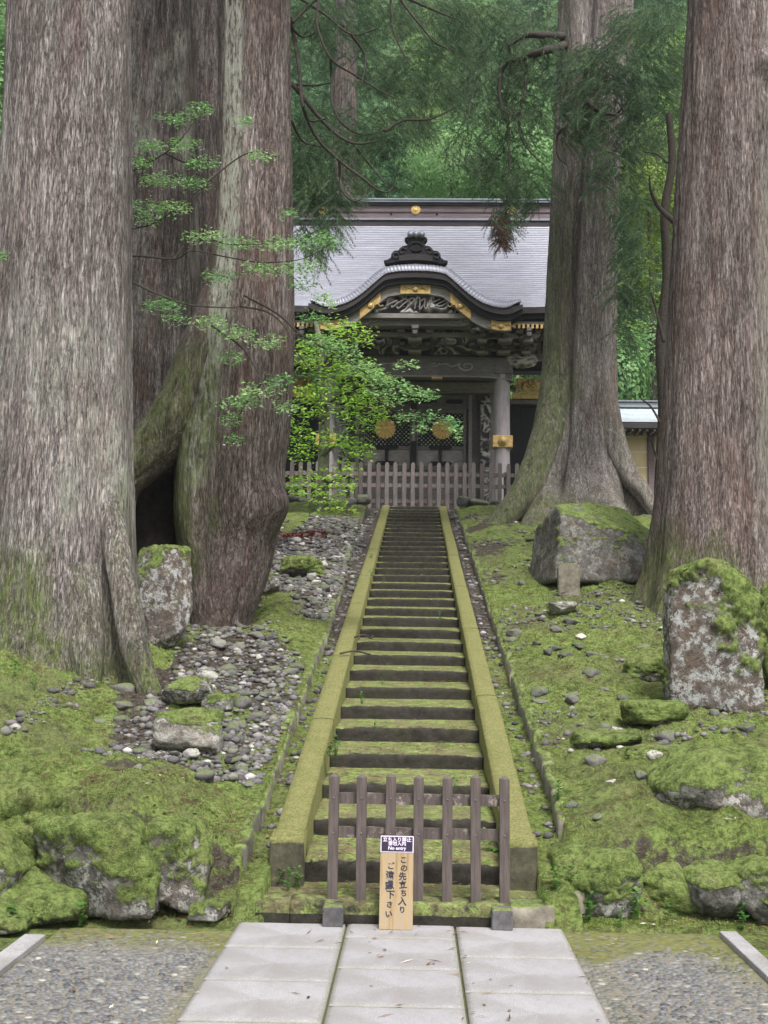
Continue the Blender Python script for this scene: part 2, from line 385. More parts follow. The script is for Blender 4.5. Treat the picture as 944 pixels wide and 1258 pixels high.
# moss tufts standing on the near ground
def tufts():
    n = 210000
    y = 7.0+12*rng.random(n)**1.6; x = -4.2+8.4*rng.random(n)
    ok = (np.abs(x) < .36*y+.3)&((x < xl(y))|(x > XR)|((rng.random(n) < .3)&(np.abs(x-SX) > .82)))
    ix = np.clip(np.searchsorted(xs, x), 1, len(xs)-1); iy = np.clip(np.searchsorted(ys, y), 1, len(ys)-1)
    so = soil[iy, ix]; ok &= (so < .38)&(vn(x*7, y*7, 0, 5) > -.45)
    x, y = x[ok], y[ok]; z = ground_raw(x, y)+fbm(x*18, y*18, 0, 61, 2)*.012
    m = len(x); s = (.006+.009*rng.random(m))*(1+.05*(y-7)); a = rng.random(m)*6.28
    V = np.zeros((m, 3, 3)); dx, dy = np.cos(a), np.sin(a)
    V[:, 0] = np.stack([x-dx*s*.45, y-dy*s*.45, z-.004], -1); V[:, 1] = np.stack([x+dx*s*.45, y+dy*s*.45, z-.004], -1)
    V[:, 2] = np.stack([x+(rng.random(m)-.5)*s*1.2, y+(rng.random(m)-.5)*s*1.2, z+s*1.05], -1)
    return V.reshape(-1, 3), np.arange(m*3).reshape(-1, 3)
t = NT('moss_tuft'); M['tuft'] = t.done(t.mix(.5, moss_col(t), t.ramp(t.noise(3, 3), [(.3, (.14, .19, .05)), (.7, (.29, .36, .10))])), .9, spec=.1, transl=.25)
V, F = tufts(); tag(link('moss_tufts', mesh_np('moss_tufts', V, F, [M['tuft']], smooth=False)), 'fine green moss shoots covering both slopes beside the stairs', 'moss', kind='stuff')

# ================================================================== PAVED PATH
t = NT('granite_slab'); r = t.rand()
c = t.ramp(t.noise(260, 3, .8), [(.38, (.15, .147, .152)), (.5, (.345, .338, .35)), (.60, (.55, .54, .56))])
c = t.mix(1, c, t.ramp(r, [(0, (.9, .9, .9)), (1, (1.04, 1.035, 1.03))]), 'MULTIPLY')
c = t.mix(t.ramp(t.noise(3.5, 6, .7, t.co(kind='Object')), [(.42, 0.0), (.72, .55)]), c, (.19, .18, .145)); c = t.mix(t.ramp(t.noise(30, 5, .8), [(.58, 0.0), (.7, .4)]), c, (.13, .12, .10))
c = t.mix(t.ramp(t.noise(1.4, 8, .78, t.co(kind='Object')), [(.46, 0.0), (.62, .4)]), c, (.20, .19, .17)); c = t.mix(t.attr('edge'), c, (.20, .20, .12))
M['slab'] = t.done(c, .75, t.bump(t.noise(220, 4, .7), .25, .003), spec=.3)
t = NT('joint_bed'); M['joint'] = t.done(t.ramp(t.noise(40, 5, .7), [(.35, (.07, .065, .045)), (.65, (.11, .13, .04))]), .95)
path = tag(link('path', MB().bx(-1.0, .86, -1.5, 6.93, -.09, -.022).mesh('path', M['joint'])), kind='structure')
def slab_mesh(w, l):
    nx, ny = 24, 24; u = np.linspace(-1, 1, nx); v = np.linspace(-1, 1, ny); U, Vv = np.meshgrid(u, v)
    X = U*w/2; Y = Vv*l/2; ed = np.minimum(w/2-np.abs(X), l/2-np.abs(Y)); Z = -.006*np.exp(-ed/.004)+vn(X*9, Y*9, 0, 3)*.0008
    top = np.stack([X, Y, Z], -1).reshape(-1, 3); F = [grid_faces(ny, nx)]
    b = np.concatenate([np.arange(nx), np.arange(1, ny)*nx+nx-1, (ny-1)*nx+np.arange(nx-2, -1, -1), np.arange(ny-2, 0, -1)*nx])
    bot = top[b].copy(); bot[:, 2] = -.06; n = len(top); k = len(b); i = np.arange(k)
    F.append(np.stack([b, n+i, n+(i+1) % k, b[(i+1) % k]], -1))
    V = np.vstack([top, bot])
    att = np.concatenate([np.exp(-ed.ravel()/.01)*.35, np.ones(k)*.6])
    return mesh_np('slab', V, F, [M['slab']], {'edge': att}, smooth=False)
cols = [(-.985, -.378, 5.76), (-.366, .236, 6.006), (.248, .845, 6.257)]
sh = {}
for x0, x1, j in cols:
    j0 = j
    edges = [6.925]
    y = j
    while y < 6.4: y += .61
    if y > 6.9: y -= .61
    if 6.925-y < .12: y -= .61
    while y > -1.2: edges.append(y); y -= .61
    for a, b in zip(edges[:-1], edges[1:]):
        key = (round(x1-x0, 3), round(a-b, 2))
        if key not in sh: sh[key] = slab_mesh(x1-x0-.002, a-b-.007)
        o = link('slab', sh[key], path, ((x0+x1)/2, (a+b)/2, rnd.uniform(-.001, .001)))
# kerb strips
for xa, xb, yb in ((-2.07, -1.955, 6.47), (1.715, 1.81, 6.86)):
    k = tag(link('kerb', MB().bx(xa+.004, xb-.004, -1.5, yb-.01, -.08, -.02).mesh('kerb', M['joint'])), kind='structure')
    y = yb
    while y > -1:
        ln = rnd.uniform(.75, .95); MB().box((0, 0, 0), (xb-xa, ln-.006, .09)).build('kerb_stone', M['slab'], k, bevel=.004, loc=((xa+xb)/2, y-ln/2, -.03)); y -= ln
# cobbled margins: pebbles set in mortar
t = NT('mortar'); c = t.ramp(t.noise(50, 5, .7), [(.3, (.12, .11, .09)), (.7, (.26, .24, .20))])
g = t.ramp(t.attr('green'), [(.3, 0.0), (.7, 1.0)])
c = t.mix(g, c, t.ramp(t.noise(20, 5, .7), [(.3, (.09, .10, .03)), (.7, (.2, .2, .07))])); M['mortar'] = t.done(c, .9, t.bump(t.noise(90, 4, .7), .5, .006))
t = NT('set_pebble'); pc = t.ramp(t.attr('tone'), [(0, (.06, .062, .066)), (.5, (.13, .134, .136)), (.8, (.19, .19, .175)), (1, (.36, .34, .29))])
pc = t.mix(t.math('MULTIPLY', t.attr('green'), t.ramp(t.noise(14, 5, .7), [(.38, .2), (.58, .95)])), pc, (.14, .14, .05))
M['pebble'] = t.done(pc, .5, t.bump(t.noise(120, 3), .2, .003), spec=.4)
def green_at(x, y):
    return np.clip(ss(6.15, 6.75, y+.22*fbm(x*3, y*3, 0, 77, 3))+.9*ss(.12, .0, np.abs(x+1.0))*.5+.6*ss(1.35, 1.7, x)*ss(5.2, 6.4, y)+.35*ss(.16, 0, np.abs(x-.93)), 0, 1)
for xa, xb, yb, nm in ((-1.952, -.99, 6.75, 'left'), (.85, 1.712, 6.9, 'right')):
    u = np.linspace(xa, xb, 40); v = np.linspace(-1.4, yb, 220); U, Vv = np.meshgrid(u, v); Z = -.016+vn(U*6, Vv*6, 0, 4)*.003
    p = tag(link('pavement', mesh_np('pavement', np.stack([U, Vv, Z], -1).reshape(-1, 3), grid_faces(220, 40), [M['mortar']], {'green': green_at(U, Vv).ravel()})), kind='structure')
    # pebbles on a jittered lattice, elongated across the path
    PX, PY = [], []
    yy = 3.0; row = 0
    while yy < yb-.01:
        st = .057 if yy > 4.4 else .1
        xx = xa+.02+(row % 2)*st/2
        while xx < xb-.015: PX.append(xx+rnd.uniform(-.009, .009)); PY.append(yy+rnd.uniform(-.005, .005)); xx += st*rnd.uniform(.8, 1.15)
        yy += .0345; row += 1
    PX = np.array(PX); PY = np.array(PY); gr = green_at(PX, PY); keep = rng.random(len(PX)) > gr*.35; PX, PY, gr = PX[keep], PY[keep], gr[keep]
    n = len(PX); a = rng.normal(0, .25, n); L = .024*(.75+.5*rng.random(n)); W = .0145*(.8+.4*rng.random(n)); H = .007*(.7+.6*rng.random(n))*(1-.5*gr)
    K = 7; th = np.arange(K)*2*math.pi/K
    rings = []
    for rr, hh in ((1.0, -.2), (.82, .62)):
        lx = np.cos(th)[None]*L[:, None]*rr; ly = np.sin(th)[None]*W[:, None]*rr
        rings.append(np.stack([PX[:, None]+lx*np.cos(a)[:, None]-ly*np.sin(a)[:, None], PY[:, None]+lx*np.sin(a)[:, None]+ly*np.cos(a)[:, None], -.016+H[:, None]*hh+0*lx], -1))
    tp = np.stack([PX, PY, -.016+H], -1)[:, None]
    V = np.concatenate(rings+[tp], 1); nv = 2*K+1; k = np.arange(K); base = (np.arange(n)*nv)[:, None, None]
    Q = (np.stack([k, (k+1) % K, K+(k+1) % K, K+k], -1)[None]+base).reshape(-1, 4); T3 = (np.stack([K+k, K+(k+1) % K, 2*K+0*k], -1)[None]+base).reshape(-1, 3)
    tone = np.repeat(np.clip(rng.normal(.45, .22, n), 0, 1), nv)
    pm = mesh_np('pebble_surface', V.reshape(-1, 3), [Q, T3], [M['pebble']], {'tone': tone, 'green': np.repeat(gr, nv)})
    q = link('pebble_surface', pm, p); q['kind'] = 'stuff'

# ================================================================== STAIRS
t = NT('step_stone'); up_ = t.attr('moss')
st_ = t.ramp(t.noise(12, 6, .7), [(.3, (.022, .020, .017)), (.7, (.062, .056, .048))])
st_ = t.mix(t.ramp(t.noise(4, 5, .7), [(.5, 0.0), (.7, .5)]), st_, (.05, .058, .022))
ms = t.mix(t.ramp(t.noise(6, 7, .78), [(.40, 0.0), (.58, .9)]), moss_col(t), t.ramp(t.noise(50, 4), [(.3, (.10, .085, .05)), (.7, (.24, .20, .12))]))
f = t.ramp(t.math('ADD', up_, t.math('MULTIPLY', t.math('SUBTRACT', t.noise(10, 6, .7), .5), .8)), [(.42, 0.0), (.56, 1.0)])
M['step'] = t.done(t.mix(f, st_, ms), .93, t.bump(t.math('ADD', t.noise(40, 6, .75), t.math('MULTIPLY', f, t.noise(150, 3))), .7, .015), spec=.12)
t = NT('curb_moss'); up_ = t.attr('moss')
st_ = t.ramp(t.noise(14, 6, .7), [(.3, (.045, .045, .03)), (.7, (.13, .12, .085))])
ms = t.mix(t.ramp(t.noise(7, 7, .75), [(.38, 0.0), (.62, 1.0)]), (.125, .15, .05), (.21, .205, .09)); ms = t.mix(.5, ms, t.ramp(t.noise(60, 6, .78), [(.38, (.06, .065, .02)), (.6, (.31, .29, .12))])); ms = t.mix(t.ramp(t.noise(5, 8, .8), [(.6, 0.0), (.68, .7)]), ms, (.16, .12, .08))
f = t.ramp(t.math('ADD', up_, t.math('MULTIPLY', t.math('SUBTRACT', t.noise(12, 6, .7), .5), .7)), [(.35, 0.0), (.55, 1.0)])
M['curb'] = t.done(t.mix(f, st_, ms), .93, t.bump(t.noise(80, 5, .75), .6, .01), spec=.1)
def loft_block(name, P, x0, x1, m, parent, nx=60, amp=.006, seed=0, mossfn=None, jit=0):
    """closed (y,z) outline P swept along x with worn edges"""
    P = np.asarray(P, float); d = np.linalg.norm(np.roll(P, -1, 0)-P, axis=1); out = []
    for i in range(len(P)):
        k = max(1, int(d[i]/.022)) if d[i] < .8 else max(1, int(d[i]/.05))
        for j in range(k): out.append(P[i]+(P[(i+1) % len(P)]-P[i])*j/k)
    Q = np.array(out); m_ = len(Q); c = Q.mean(0); xsx = np.linspace(x0, x1, nx)
    Y = np.tile(Q[:, 0], (nx, 1)); Z = np.tile(Q[:, 1], (nx, 1)); X = np.repeat(xsx[:, None], m_, 1)
    dsp = fbm(X*5, Y*5, Z*5, seed, 3)*amp*2+fbm(X*28, Y*28, Z*28, seed+5, 2)*amp
    dy, dz = Y-c[0], Z-c[1]; ln = np.hypot(dy, dz)+1e-6; Y = Y+dsp*dy/ln; Z = Z+dsp*dz/ln*1.2
    V = np.stack([X, Y, Z], -1).reshape(-1, 3); i = np.arange(nx-1)[:, None]; j = np.arange(m_)[None]
    F = np.stack([i*m_+j, i*m_+(j+1) % m_, (i+1)*m_+(j+1) % m_, (i+1)*m_+j], -1).reshape(-1, 4)
    n = len(V); V = np.vstack([V, [[x0, c[0], c[1]], [x1, c[0], c[1]]]]); jj = np.arange(m_)
    c1 = np.stack([0*jj+n, (jj+1) % m_, jj], -1); c2 = np.stack([0*jj+n+1, (nx-1)*m_+jj, (nx-1)*m_+(jj+1) % m_], -1)
    mo = mossfn(V) if mossfn else np.zeros(len(V))
    return link(name, mesh_np(name, V, [F, c1, c2], [m], {'moss': mo}), parent)
stairs = thing('stone_staircase', 'long straight flight of mossy stone steps climbing to the gate between two green side curbs', 'stairs', (0, 0, 0))
for k in range(NS+1):
    y0 = D0+TR*k; z = Z0+RI*k; yb = y0+TR+.03; zb = z+.045; w = .615; jz = rnd.uniform(-.010, .010); jy = rnd.uniform(-.03, .03); rh = .105
    if k == NS: yb = y0+1.5; zb = z+.01
    y0 += jy; z += jz
    out = [(y0+.004, z-rh-.14), (y0, z-.02), (y0+.012, z-.002), (y0+.05, z+.004), (yb, zb), (yb, zb-.25)]
    s_ = loft_block('step', out, SX-w, SX+w, M['step'], stairs, 56 if k < 14 else 24, .0045, 100+k,
               lambda V, z=z, y0=y0: np.clip((V[:, 2]-(z-.022))/.03, 0, 1)*.62+.12*(V[:, 2] < z-.085)+.25*ss(.42, .62, np.abs(V[:, 0]-SX)))
    tl = rnd.uniform(-.006, .006)+(.012 if k in (23, 24) else 0); s_.rotation_euler = (0, tl, 0); s_.location = (z*-math.sin(tl), 0, SX*tl)
# side curbs in lengths of stone
def curb_top(y): return nose(y)+.155-.10*ss(8, 27, y)
for side in (-1, 1):
    y = 7.42; first = True
    while y < 29.2:
        ln = rnd.uniform(2.2, 3.6); y1 = min(y+ln, 29.5)
        if 29.5-y1 < .8: y1 = 29.5
        n = max(6, int((y1-y)/.07)); yy = np.linspace(y+.003, y1-.003, n)
        ox = rnd.uniform(-.006, .006); sec = []
        xin, xout = SX+side*.613, SX+side*.80
        prof = [(xin, -.75), (xin, -.02), (xin+side*.008, -.003), (xin+side*.05, .001), ((xin+xout)/2, .002), (xout-side*.05, .001), (xout-side*.008, -.003), (xout, -.02), (xout, -.75)]
        zt = curb_top(yy); V = np.zeros((n, len(prof), 3)); jz = rnd.uniform(-.008, .008)
        for j, (px_, dz) in enumerate(prof):
            V[:, j, 0] = px_+ox; V[:, j, 1] = yy; V[:, j, 2] = zt+dz+jz
        # widen the lower faces into a wall and round the lowest end
        nz = fbm(V[..., 0]*9, V[..., 1]*9, V[..., 2]*9, 55, 3)*.006; V[..., 2] += nz*(np.arange(len(prof))[None] % 8 > 0); V[..., 0] += nz*.5
        mo = np.where(np.array([d for _, d in prof])[None, :] > -.1, .85, .25)+0*V[..., 0]
        m_ = len(prof); F = grid_faces(n, m_); e0 = [list(range(m_))]; e1 = [[(n-1)*m_+j for j in range(m_-1, -1, -1)]]
        if side > 0: F = F[:, ::-1]
        sm = mesh_np('side_curb', V.reshape(-1, 3), [F, np.array([e0[0][::-1] if side < 0 else e0[0]]), np.array([e1[0][::-1] if side < 0 else e1[0]])], [M['curb']], {'moss': mo.ravel()}, smooth=False)
        link('side_curb', sm, stairs); y = y1
# squared end blocks of the curbs
for side in (-1, 1):
    xa, xb = sorted((SX+side*.605, SX+side*.815)); loft_block('end_block', [(7.36, -.05), (7.36, .385), (7.372, .402), (7.60, .412), (7.60, -.05)], xa, xb, M['curb'], stairs, 14, .006, 71+side, lambda V: (V[:, 2] > .37)*.5+.30)
# landing and its front kerb
land = thing('stone_landing', 'low mossy stone landing with a pale kerb at the foot of the stairs', 'landing', (0, 0, 0))
loft_block('landing_bed', [(7.08, -.05), (7.08, .10), (7.6, .125), (7.6, -.05)], SX-.84, SX+.84, M['step'], land, 60, .006, 7, lambda V: (V[:, 2] > .06)*.72)
xx = -.90
for i, w in enumerate((.20, .64, .62, .25)):
    loft_block('kerb_stone', [(6.945, -.05), (6.943, .098), (6.955, .112), (7.13, .118), (7.13, -.05)], xx+.002, xx+w-.002, M['step' if i in (0, 1, 2) else 'edging_stone'], land, 24, .004, 30+i,
               lambda V: (V[:, 2] > .03)*.55); xx += w
# edging stones of the gutters
ed = {}
for side, nm in ((-1, 'left'), (1, 'right')):
    e = thing('gutter_edging', 'row of rough edging stones along the gutter %s of the stairs' % nm, 'edging', (0, 0, 0))
    y = 7.24
    while y < 28.4:
        ln = rnd.uniform(.35, .8)*(1+.02*y); w = rnd.uniform(.07, .11)
        xc = (float(xl(np.array(y+ln/2)))-w/2+.01) if side < 0 else XR+w/2-.01
        xg = xc+side*.15; zt = ground_z(xg, y+ln/2); z0_ = ground_z(xg, y+.05); z1_ = ground_z(xg, y+ln-.05)
        zt = (z0_+z1_)/2-.055; sl = .216
        n = max(8, int(ln/.035)); yy = np.linspace(y+.004, y+ln-.004, n)
        prof = [(-w/2, -.42), (-w/2, -.015), (-w/2+.014, 0), (0, .006), (w/2-.014, 0), (w/2, -.015), (w/2, -.42)]; m_ = len(prof)
        V = np.zeros((n, m_, 3))
        for j, (a, b) in enumerate(prof):
            V[:, j, 0] = a; V[:, j, 1] = yy-y; V[:, j, 2] = b+(yy-y-ln/2)*sl
        r_ = fbm((V[..., 0]+xc)*9, (V[..., 1]+y)*9, V[..., 2]*9, 66, 3); V[..., 0] += r_*.035; V[..., 2] += r_*.04
        F = grid_faces(n, m_)[:, ::-1]
        sm = mesh_np('stone', V.reshape(-1, 3), [F, np.array([list(range(m_))]), np.array([[(n-1)*m_+j for j in range(m_-1, -1, -1)]])], [M['edging_stone']], smooth=False)
        o = link('stone', sm, e, (xc, y, zt+.012+rnd.uniform(-.012, .02))); y += ln
# ================================================================== ROCKS
import bmesh
_ico = {}
def ico(sub):
    if sub not in _ico:
        b = bmesh.new(); bmesh.ops.create_icosphere(b, subdivisions=sub, radius=1.0); b.verts.ensure_lookup_table()
        _ico[sub] = (np.array([v.co[:] for v in b.verts]), np.array([[v.index for v in f.verts] for f in b.faces])); b.free()
    return _ico[sub]
def rock_mesh(name, dims, seed, sub=5, mat='mossy_rock', moss=.5, lich=1.0, facets=10, sharp=18, rough=.075, upright=False, tilt=0, mossamp=.03, planes=None, side=0.0, hard=1.8):
    D, F = ico(sub); r_ = np.random.default_rng(seed)
    n = r_.normal(size=(facets, 3)); n /= np.linalg.norm(n, axis=1)[:, None]
    n = np.vstack([n, [[0, 0, 1], [0, 0, -1], [1, 0, 0], [-1, 0, 0], [0, 1, 0], [0, -1, 0]]]); h = np.concatenate([r_.uniform(.72, .98, facets), np.full(6, .95)])
    if planes is not None: n = np.array([p[:3] for p in planes], float); h = np.array([p[3] for p in planes], float); n /= np.linalg.norm(n, axis=1)[:, None]
    q = np.maximum(D @ n.T, 0)/h; r = 1/((q**sharp).sum(1)**(1/sharp)+1e-9)
    P = D*r[:, None]
    nz = fbm(P[:, 0]*1.6, P[:, 1]*1.6, P[:, 2]*1.6, seed, 5, .55)
    P = P*(1+rough*1.6*nz+rough*.7*(.5-np.abs(fbm(P[:, 0]*4, P[:, 1]*4, P[:, 2]*4, seed+3, 5, .6))*2)+rough*.3*fbm(P[:, 0]*15, P[:, 1]*15, P[:, 2]*15, seed+4, 3))[:, None]
    P = P*np.array(dims)/2
    if tilt: c_, s_ = math.cos(tilt), math.sin(tilt); P = np.stack([P[:, 0]*c_-P[:, 2]*s_, P[:, 1], P[:, 0]*s_+P[:, 2]*c_], -1)
    P[:, 2] -= P[:, 2].min()+dims[2]*.08
    me0 = mesh_np('tmp', P, [F]); N = np.zeros((len(P), 3), np.float32); me0.vertices.foreach_get('normal', N.ravel()) if False else None
    N = np.array([v.normal[:] for v in me0.vertices]); bpy.data.meshes.remove(me0)
    zt = P[:, 2]/dims[2]
    mo = moss-.45+.62*N[:, 2]+.35*(zt-.5)+side*P[:, 0]/dims[0]*zt+.55*fbm(P[:, 0]*3/dims[0], P[:, 1]*3/dims[0], P[:, 2]*3/dims[0], seed+9, 3)
    mo = np.clip(.42+mo, 0, 1); mo = np.clip((mo-.5)*hard+.52, -.3, 1.3)
    P = P+N*(ss(.3, .95, mo)*mossamp*(.6+.6*fbm(P[:, 0]*14, P[:, 1]*14, P[:, 2]*14, seed+11, 3)))[:, None]
    return mesh_np(name, P, [F], [M[mat]], {'moss': mo*1.0, 'lichen': np.full(len(P), lich)})
def rock(label, cat, pxc, Y, dims, seed, group=None, name='boulder', z=None, rz=0.0, **kw):
    """a rock whose middle is seen at column pxc at distance Y"""
    x = at(pxc, 793, Y)[0] if pxc is not None else kw.pop('x')
    if z is None: z = ground_z(x, Y)
    o = link(name, rock_mesh(name, dims, seed, **kw), None, (x, Y, z)); o.rotation_euler = (0, 0, rz)
    return tag(o, label, cat, group)
# left bank, front row
rock('round mossy boulder cut by the left edge, low beside the pale kerb strip', 'boulder', 10, 7.05, (.46, .5, .50), 11, moss=.6, z=.02)
rock('long dark boulder with thick moss cap and bare grey face, largest of left bank', 'boulder', 136, 7.12, (.74, .6, .55), 12, moss=.56, tilt=.06, z=.02, mossamp=.05, facets=9)
rock('tall mossy boulder with a white scar, right end of left bank by the gutter', 'boulder', 236, 7.2, (.36, .5, .56), 13, moss=.48, z=.02, mossamp=.05)
rock('small fully mossed stone at the foot of the left bank under the long boulder', 'stone', 76, 6.86, (.40, .36, .20), 14, moss=1.0, z=.0)
rock('broad moss covered hump above the long boulder at the left edge', 'boulder', 38, 7.45, (.66, .6, .46), 15, moss=.85, z=.28, mossamp=.06)
rock('low mossy stone at the left edge of the view by the grass and kerb strip', 'stone', 14, 6.62, (.34, .3, .15), 16, moss=.75, z=-.02)
rock('moss mound bulging over the back of the left bank beside the gutter', 'boulder', 222, 7.55, (.55, .5, .34), 17, moss=1.1, z=.20, mossamp=.05, rough=.09)
rock('flat grey stone lying at the foot of the left bank near the landing', 'stone', 268, 7.0, (.24, .2, .09), 18, moss=.1, z=0, sub=4)
# right bank, front row
rock('mossy stone with a white lichen patch, left end of the right front row', 'boulder', 745, 7.38, (.50, .45, .38), 21, moss=.55, lich=2.2, z=.0, mossamp=.04)
rock('dark rounded stone with a pale spot, middle of the right front row', 'boulder', 868, 7.34, (.42, .42, .32), 22, moss=.42, z=.0, mossamp=.04)
rock('grey boulder cut by the right edge of the view in the front row', 'boulder', 935, 7.2, (.38, .42, .38), 23, moss=.42, z=.0, mossamp=.04)
rock('wide dark boulder with overhanging thick moss cap at the right edge, above the front row', 'boulder', 893, 8.15, (1.06, .7, .52), 24, moss=.46, z=.40, mossamp=.06, facets=8)
rock('smaller bare grey block tucked right of the wide overhanging boulder', 'boulder', 955, 8.0, (.34, .5, .36), 25, moss=.25, z=.42)
# standing stones and big boulders
def standing():
    Y = 10.3; x = at(876, 793, Y)[0]; z = ground_z(x, Y)
    o = link('standing_stone', rock_mesh('standing_stone', (.84, .46, 1.26), 31, sub=6, mat='lichen_rock', moss=.46, lich=2.4, sharp=16, rough=.05, mossamp=.09, side=.75, hard=2.6, planes=[(1, 0, 0, .93), (-1, 0, .0, .93), (.55, 0, 1, .93), (-.75, 0, 1, .98), (0, 0, 1, .98), (0, 0, -1, 1), (0, 1, .1, .9), (.15, -1, .12, .9), (-.3, -1, -.1, .95), (1, -.6, .25, .98), (-1, -.8, .2, 1.02)]), None, (x, Y, z+.07))
    tag(o, 'tall upright standing stone crusted with white lichen under a thick cushion of moss', 'standing stone')
standing()
rock('tall rounded rock speckled with pale lichen wedged between the two big left trunks', 'boulder', 196, 12.2, (.70, .6, 1.26), 32, sub=6, mat='lichen_rock', moss=.16, lich=1.7, rough=.07, z=ground_z(at(196, 793, 12.2)[0], 12.2)-.12)
o = rock('huge dark block of rock with a mossy sloping top behind the small stone marker', 'boulder', 730, 17.0, (1.50, 1.5, 1.25), 33, sub=6, moss=.16, lich=.5, sharp=30, rough=.035, planes=[(1, .2, -.1, .9), (-1, -.15, .12, .9), (.30, -.42, .9, .60), (0, 0, 1, .95), (0, 0, -1, 1), (0, 1, 0, .95), (.12, -1, .10, .86), (.6, -.9, .3, .93), (-.5, .2, .9, .95)])
o = rock('pale rounded rock with moss patches lying alone on the left slope', 'boulder', 237, 8.95, (.50, .4, .33), 34, mat='pale_rock', moss=.22, lich=1.3, facets=7, sharp=20)
rock('low dark rock lying against the right root of the largest left trunk', 'boulder', 232, 10.1, (.46, .4, .25), 35, moss=.2, z=ground_z(at(232, 793, 10.1)[0], 10.1)+.02)
rock('small grey rock beside the low dark rock on the left slope', 'stone', 268, 9.85, (.28, .2, .14), 36, moss=.1, sub=4)
rock('dark square stone at the foot of the second left trunk', 'stone', 331, 15.2, (.24, .3, .24), 37, moss=.05, facets=4, sub=4)
rock('moss covered mound of rock half way up the left slope beside the gravel', 'boulder', 372, 17.2, (.62, .6, .30), 38, moss=1.0, mossamp=.05)
rock('mossy lump rising behind the left side of the standing stone', 'boulder', 800, 11.4, (.46, .4, .32), 39, moss=.9)
rock('jagged pale rock heap in front of the small stone marker', 'boulder', 690, 14.5, (.36, .3, .15), 40, mat='pale_rock', moss=.05, facets=6, sharp=26)
rock('dark grey rock left of the huge block on the right slope', 'stone', 676, 19.0, (.3, .3, .18), 41, moss=.05, sub=4)
rock('mossy stump like mound at the right edge beyond the standing stone', 'boulder', 955, 10.9, (.35, .5, 1.05), 42, moss=1.1, mossamp=.05)
rock('flat pale paving stone lying loose right of the landing', 'stone', 668, 7.25, (.17, .26, .09), 43, mat='pale_rock', moss=-.1, z=.0, facets=4, sub=4)
# more stones packed into the fronts of both banks
rock('dark mossy stone filling the gap between the long boulder and the white scarred boulder', 'boulder', 190, 7.2, (.34, .4, .36), 51, moss=.75, z=.0)
rock('mossy hump at the back of the left bank between two capped boulders', 'boulder', 120, 7.6, (.7, .5, .34), 52, moss=1.0, z=.25)
rock('fern covered mossy stone at the far left foot of the bank', 'boulder', 50, 7.0, (.38, .4, .3), 53, moss=.9, z=-.02)
rock('fully mossed stone between the lichen patched stone and the dark rounded stone', 'boulder', 806, 7.45, (.44, .45, .30), 54, moss=1.0, z=.03)
rock('mossy stone between the dark rounded stone and the right edge boulder', 'boulder', 908, 7.5, (.4, .4, .32), 55, moss=1.0, z=.03)
rock('mossy corner stone where the right front row meets the gutter', 'boulder', 712, 7.5, (.34, .45, .36), 56, moss=.85, z=.05)
rock('long low ledge of moss covered rock above the wide overhanging boulder', 'boulder', 850, 8.9, (1.1, .4, .16), 57, moss=1.1, z=.72, sharp=9)
rock('mossy cushion shaped rock in front of the standing stone', 'boulder', 800, 9.7, (.5, .4, .2), 58, moss=1.1)
rock('low mossy rock at the left end of the ledge on the right slope', 'boulder', 745, 9.2, (.5, .35, .14), 59, moss=1.1)
# patch of red leaves on the left slope
def red_patch():
    c = at(368, 793, 21.5); r_ = np.random.default_rng(3); x = c[0]+r_.normal(0, .28, 500); y = 21.5+r_.normal(0, .35, 500); z = ground_raw(x, y)+.02+.05*r_.random(500)
    V = []; m_ = bpy.data.materials.new('red_leaf'); m_.use_nodes = True; m_.node_tree.nodes['Principled BSDF'].inputs['Base Color'].default_value = (.28, .06, .06, 1)
    a = r_.random(500)*6.28; s = .03+.03*r_.random(500); C = np.stack([x, y, z], -1); d = np.stack([np.cos(a), np.sin(a), .4+0*a], -1)*s[:, None]; p = np.stack([-np.sin(a), np.cos(a), 0*a], -1)*s[:, None]*.4
    V = np.stack([C-d, C+p, C+d, C-p], 1).reshape(-1, 3)
    tag(link('red_ground_plant', mesh_np('red_ground_plant', V, np.arange(2000).reshape(-1, 4), [m_], smooth=False)), 'small patch of dark red leaves high on the left slope under the maple', 'plant')
red_patch()
# small carved stone marker
mk = thing('stone_marker', 'small square topped stone marker standing before the huge block of rock', 'marker', tuple(at(699, 793, 15.9)*[1, 1, 0]+[0, 0, ground_z(at(699, 793, 15.9)[0], 15.9)-.02]))
w, h_ = .145, .44
MB().prism([(-w, 0), (w, 0), (w, h_-.05), (w-.05, h_), (-w+.05, h_), (-w, h_-.05)], -.07, .07).build('slab', M['edging_stone'], mk, bevel=.012)
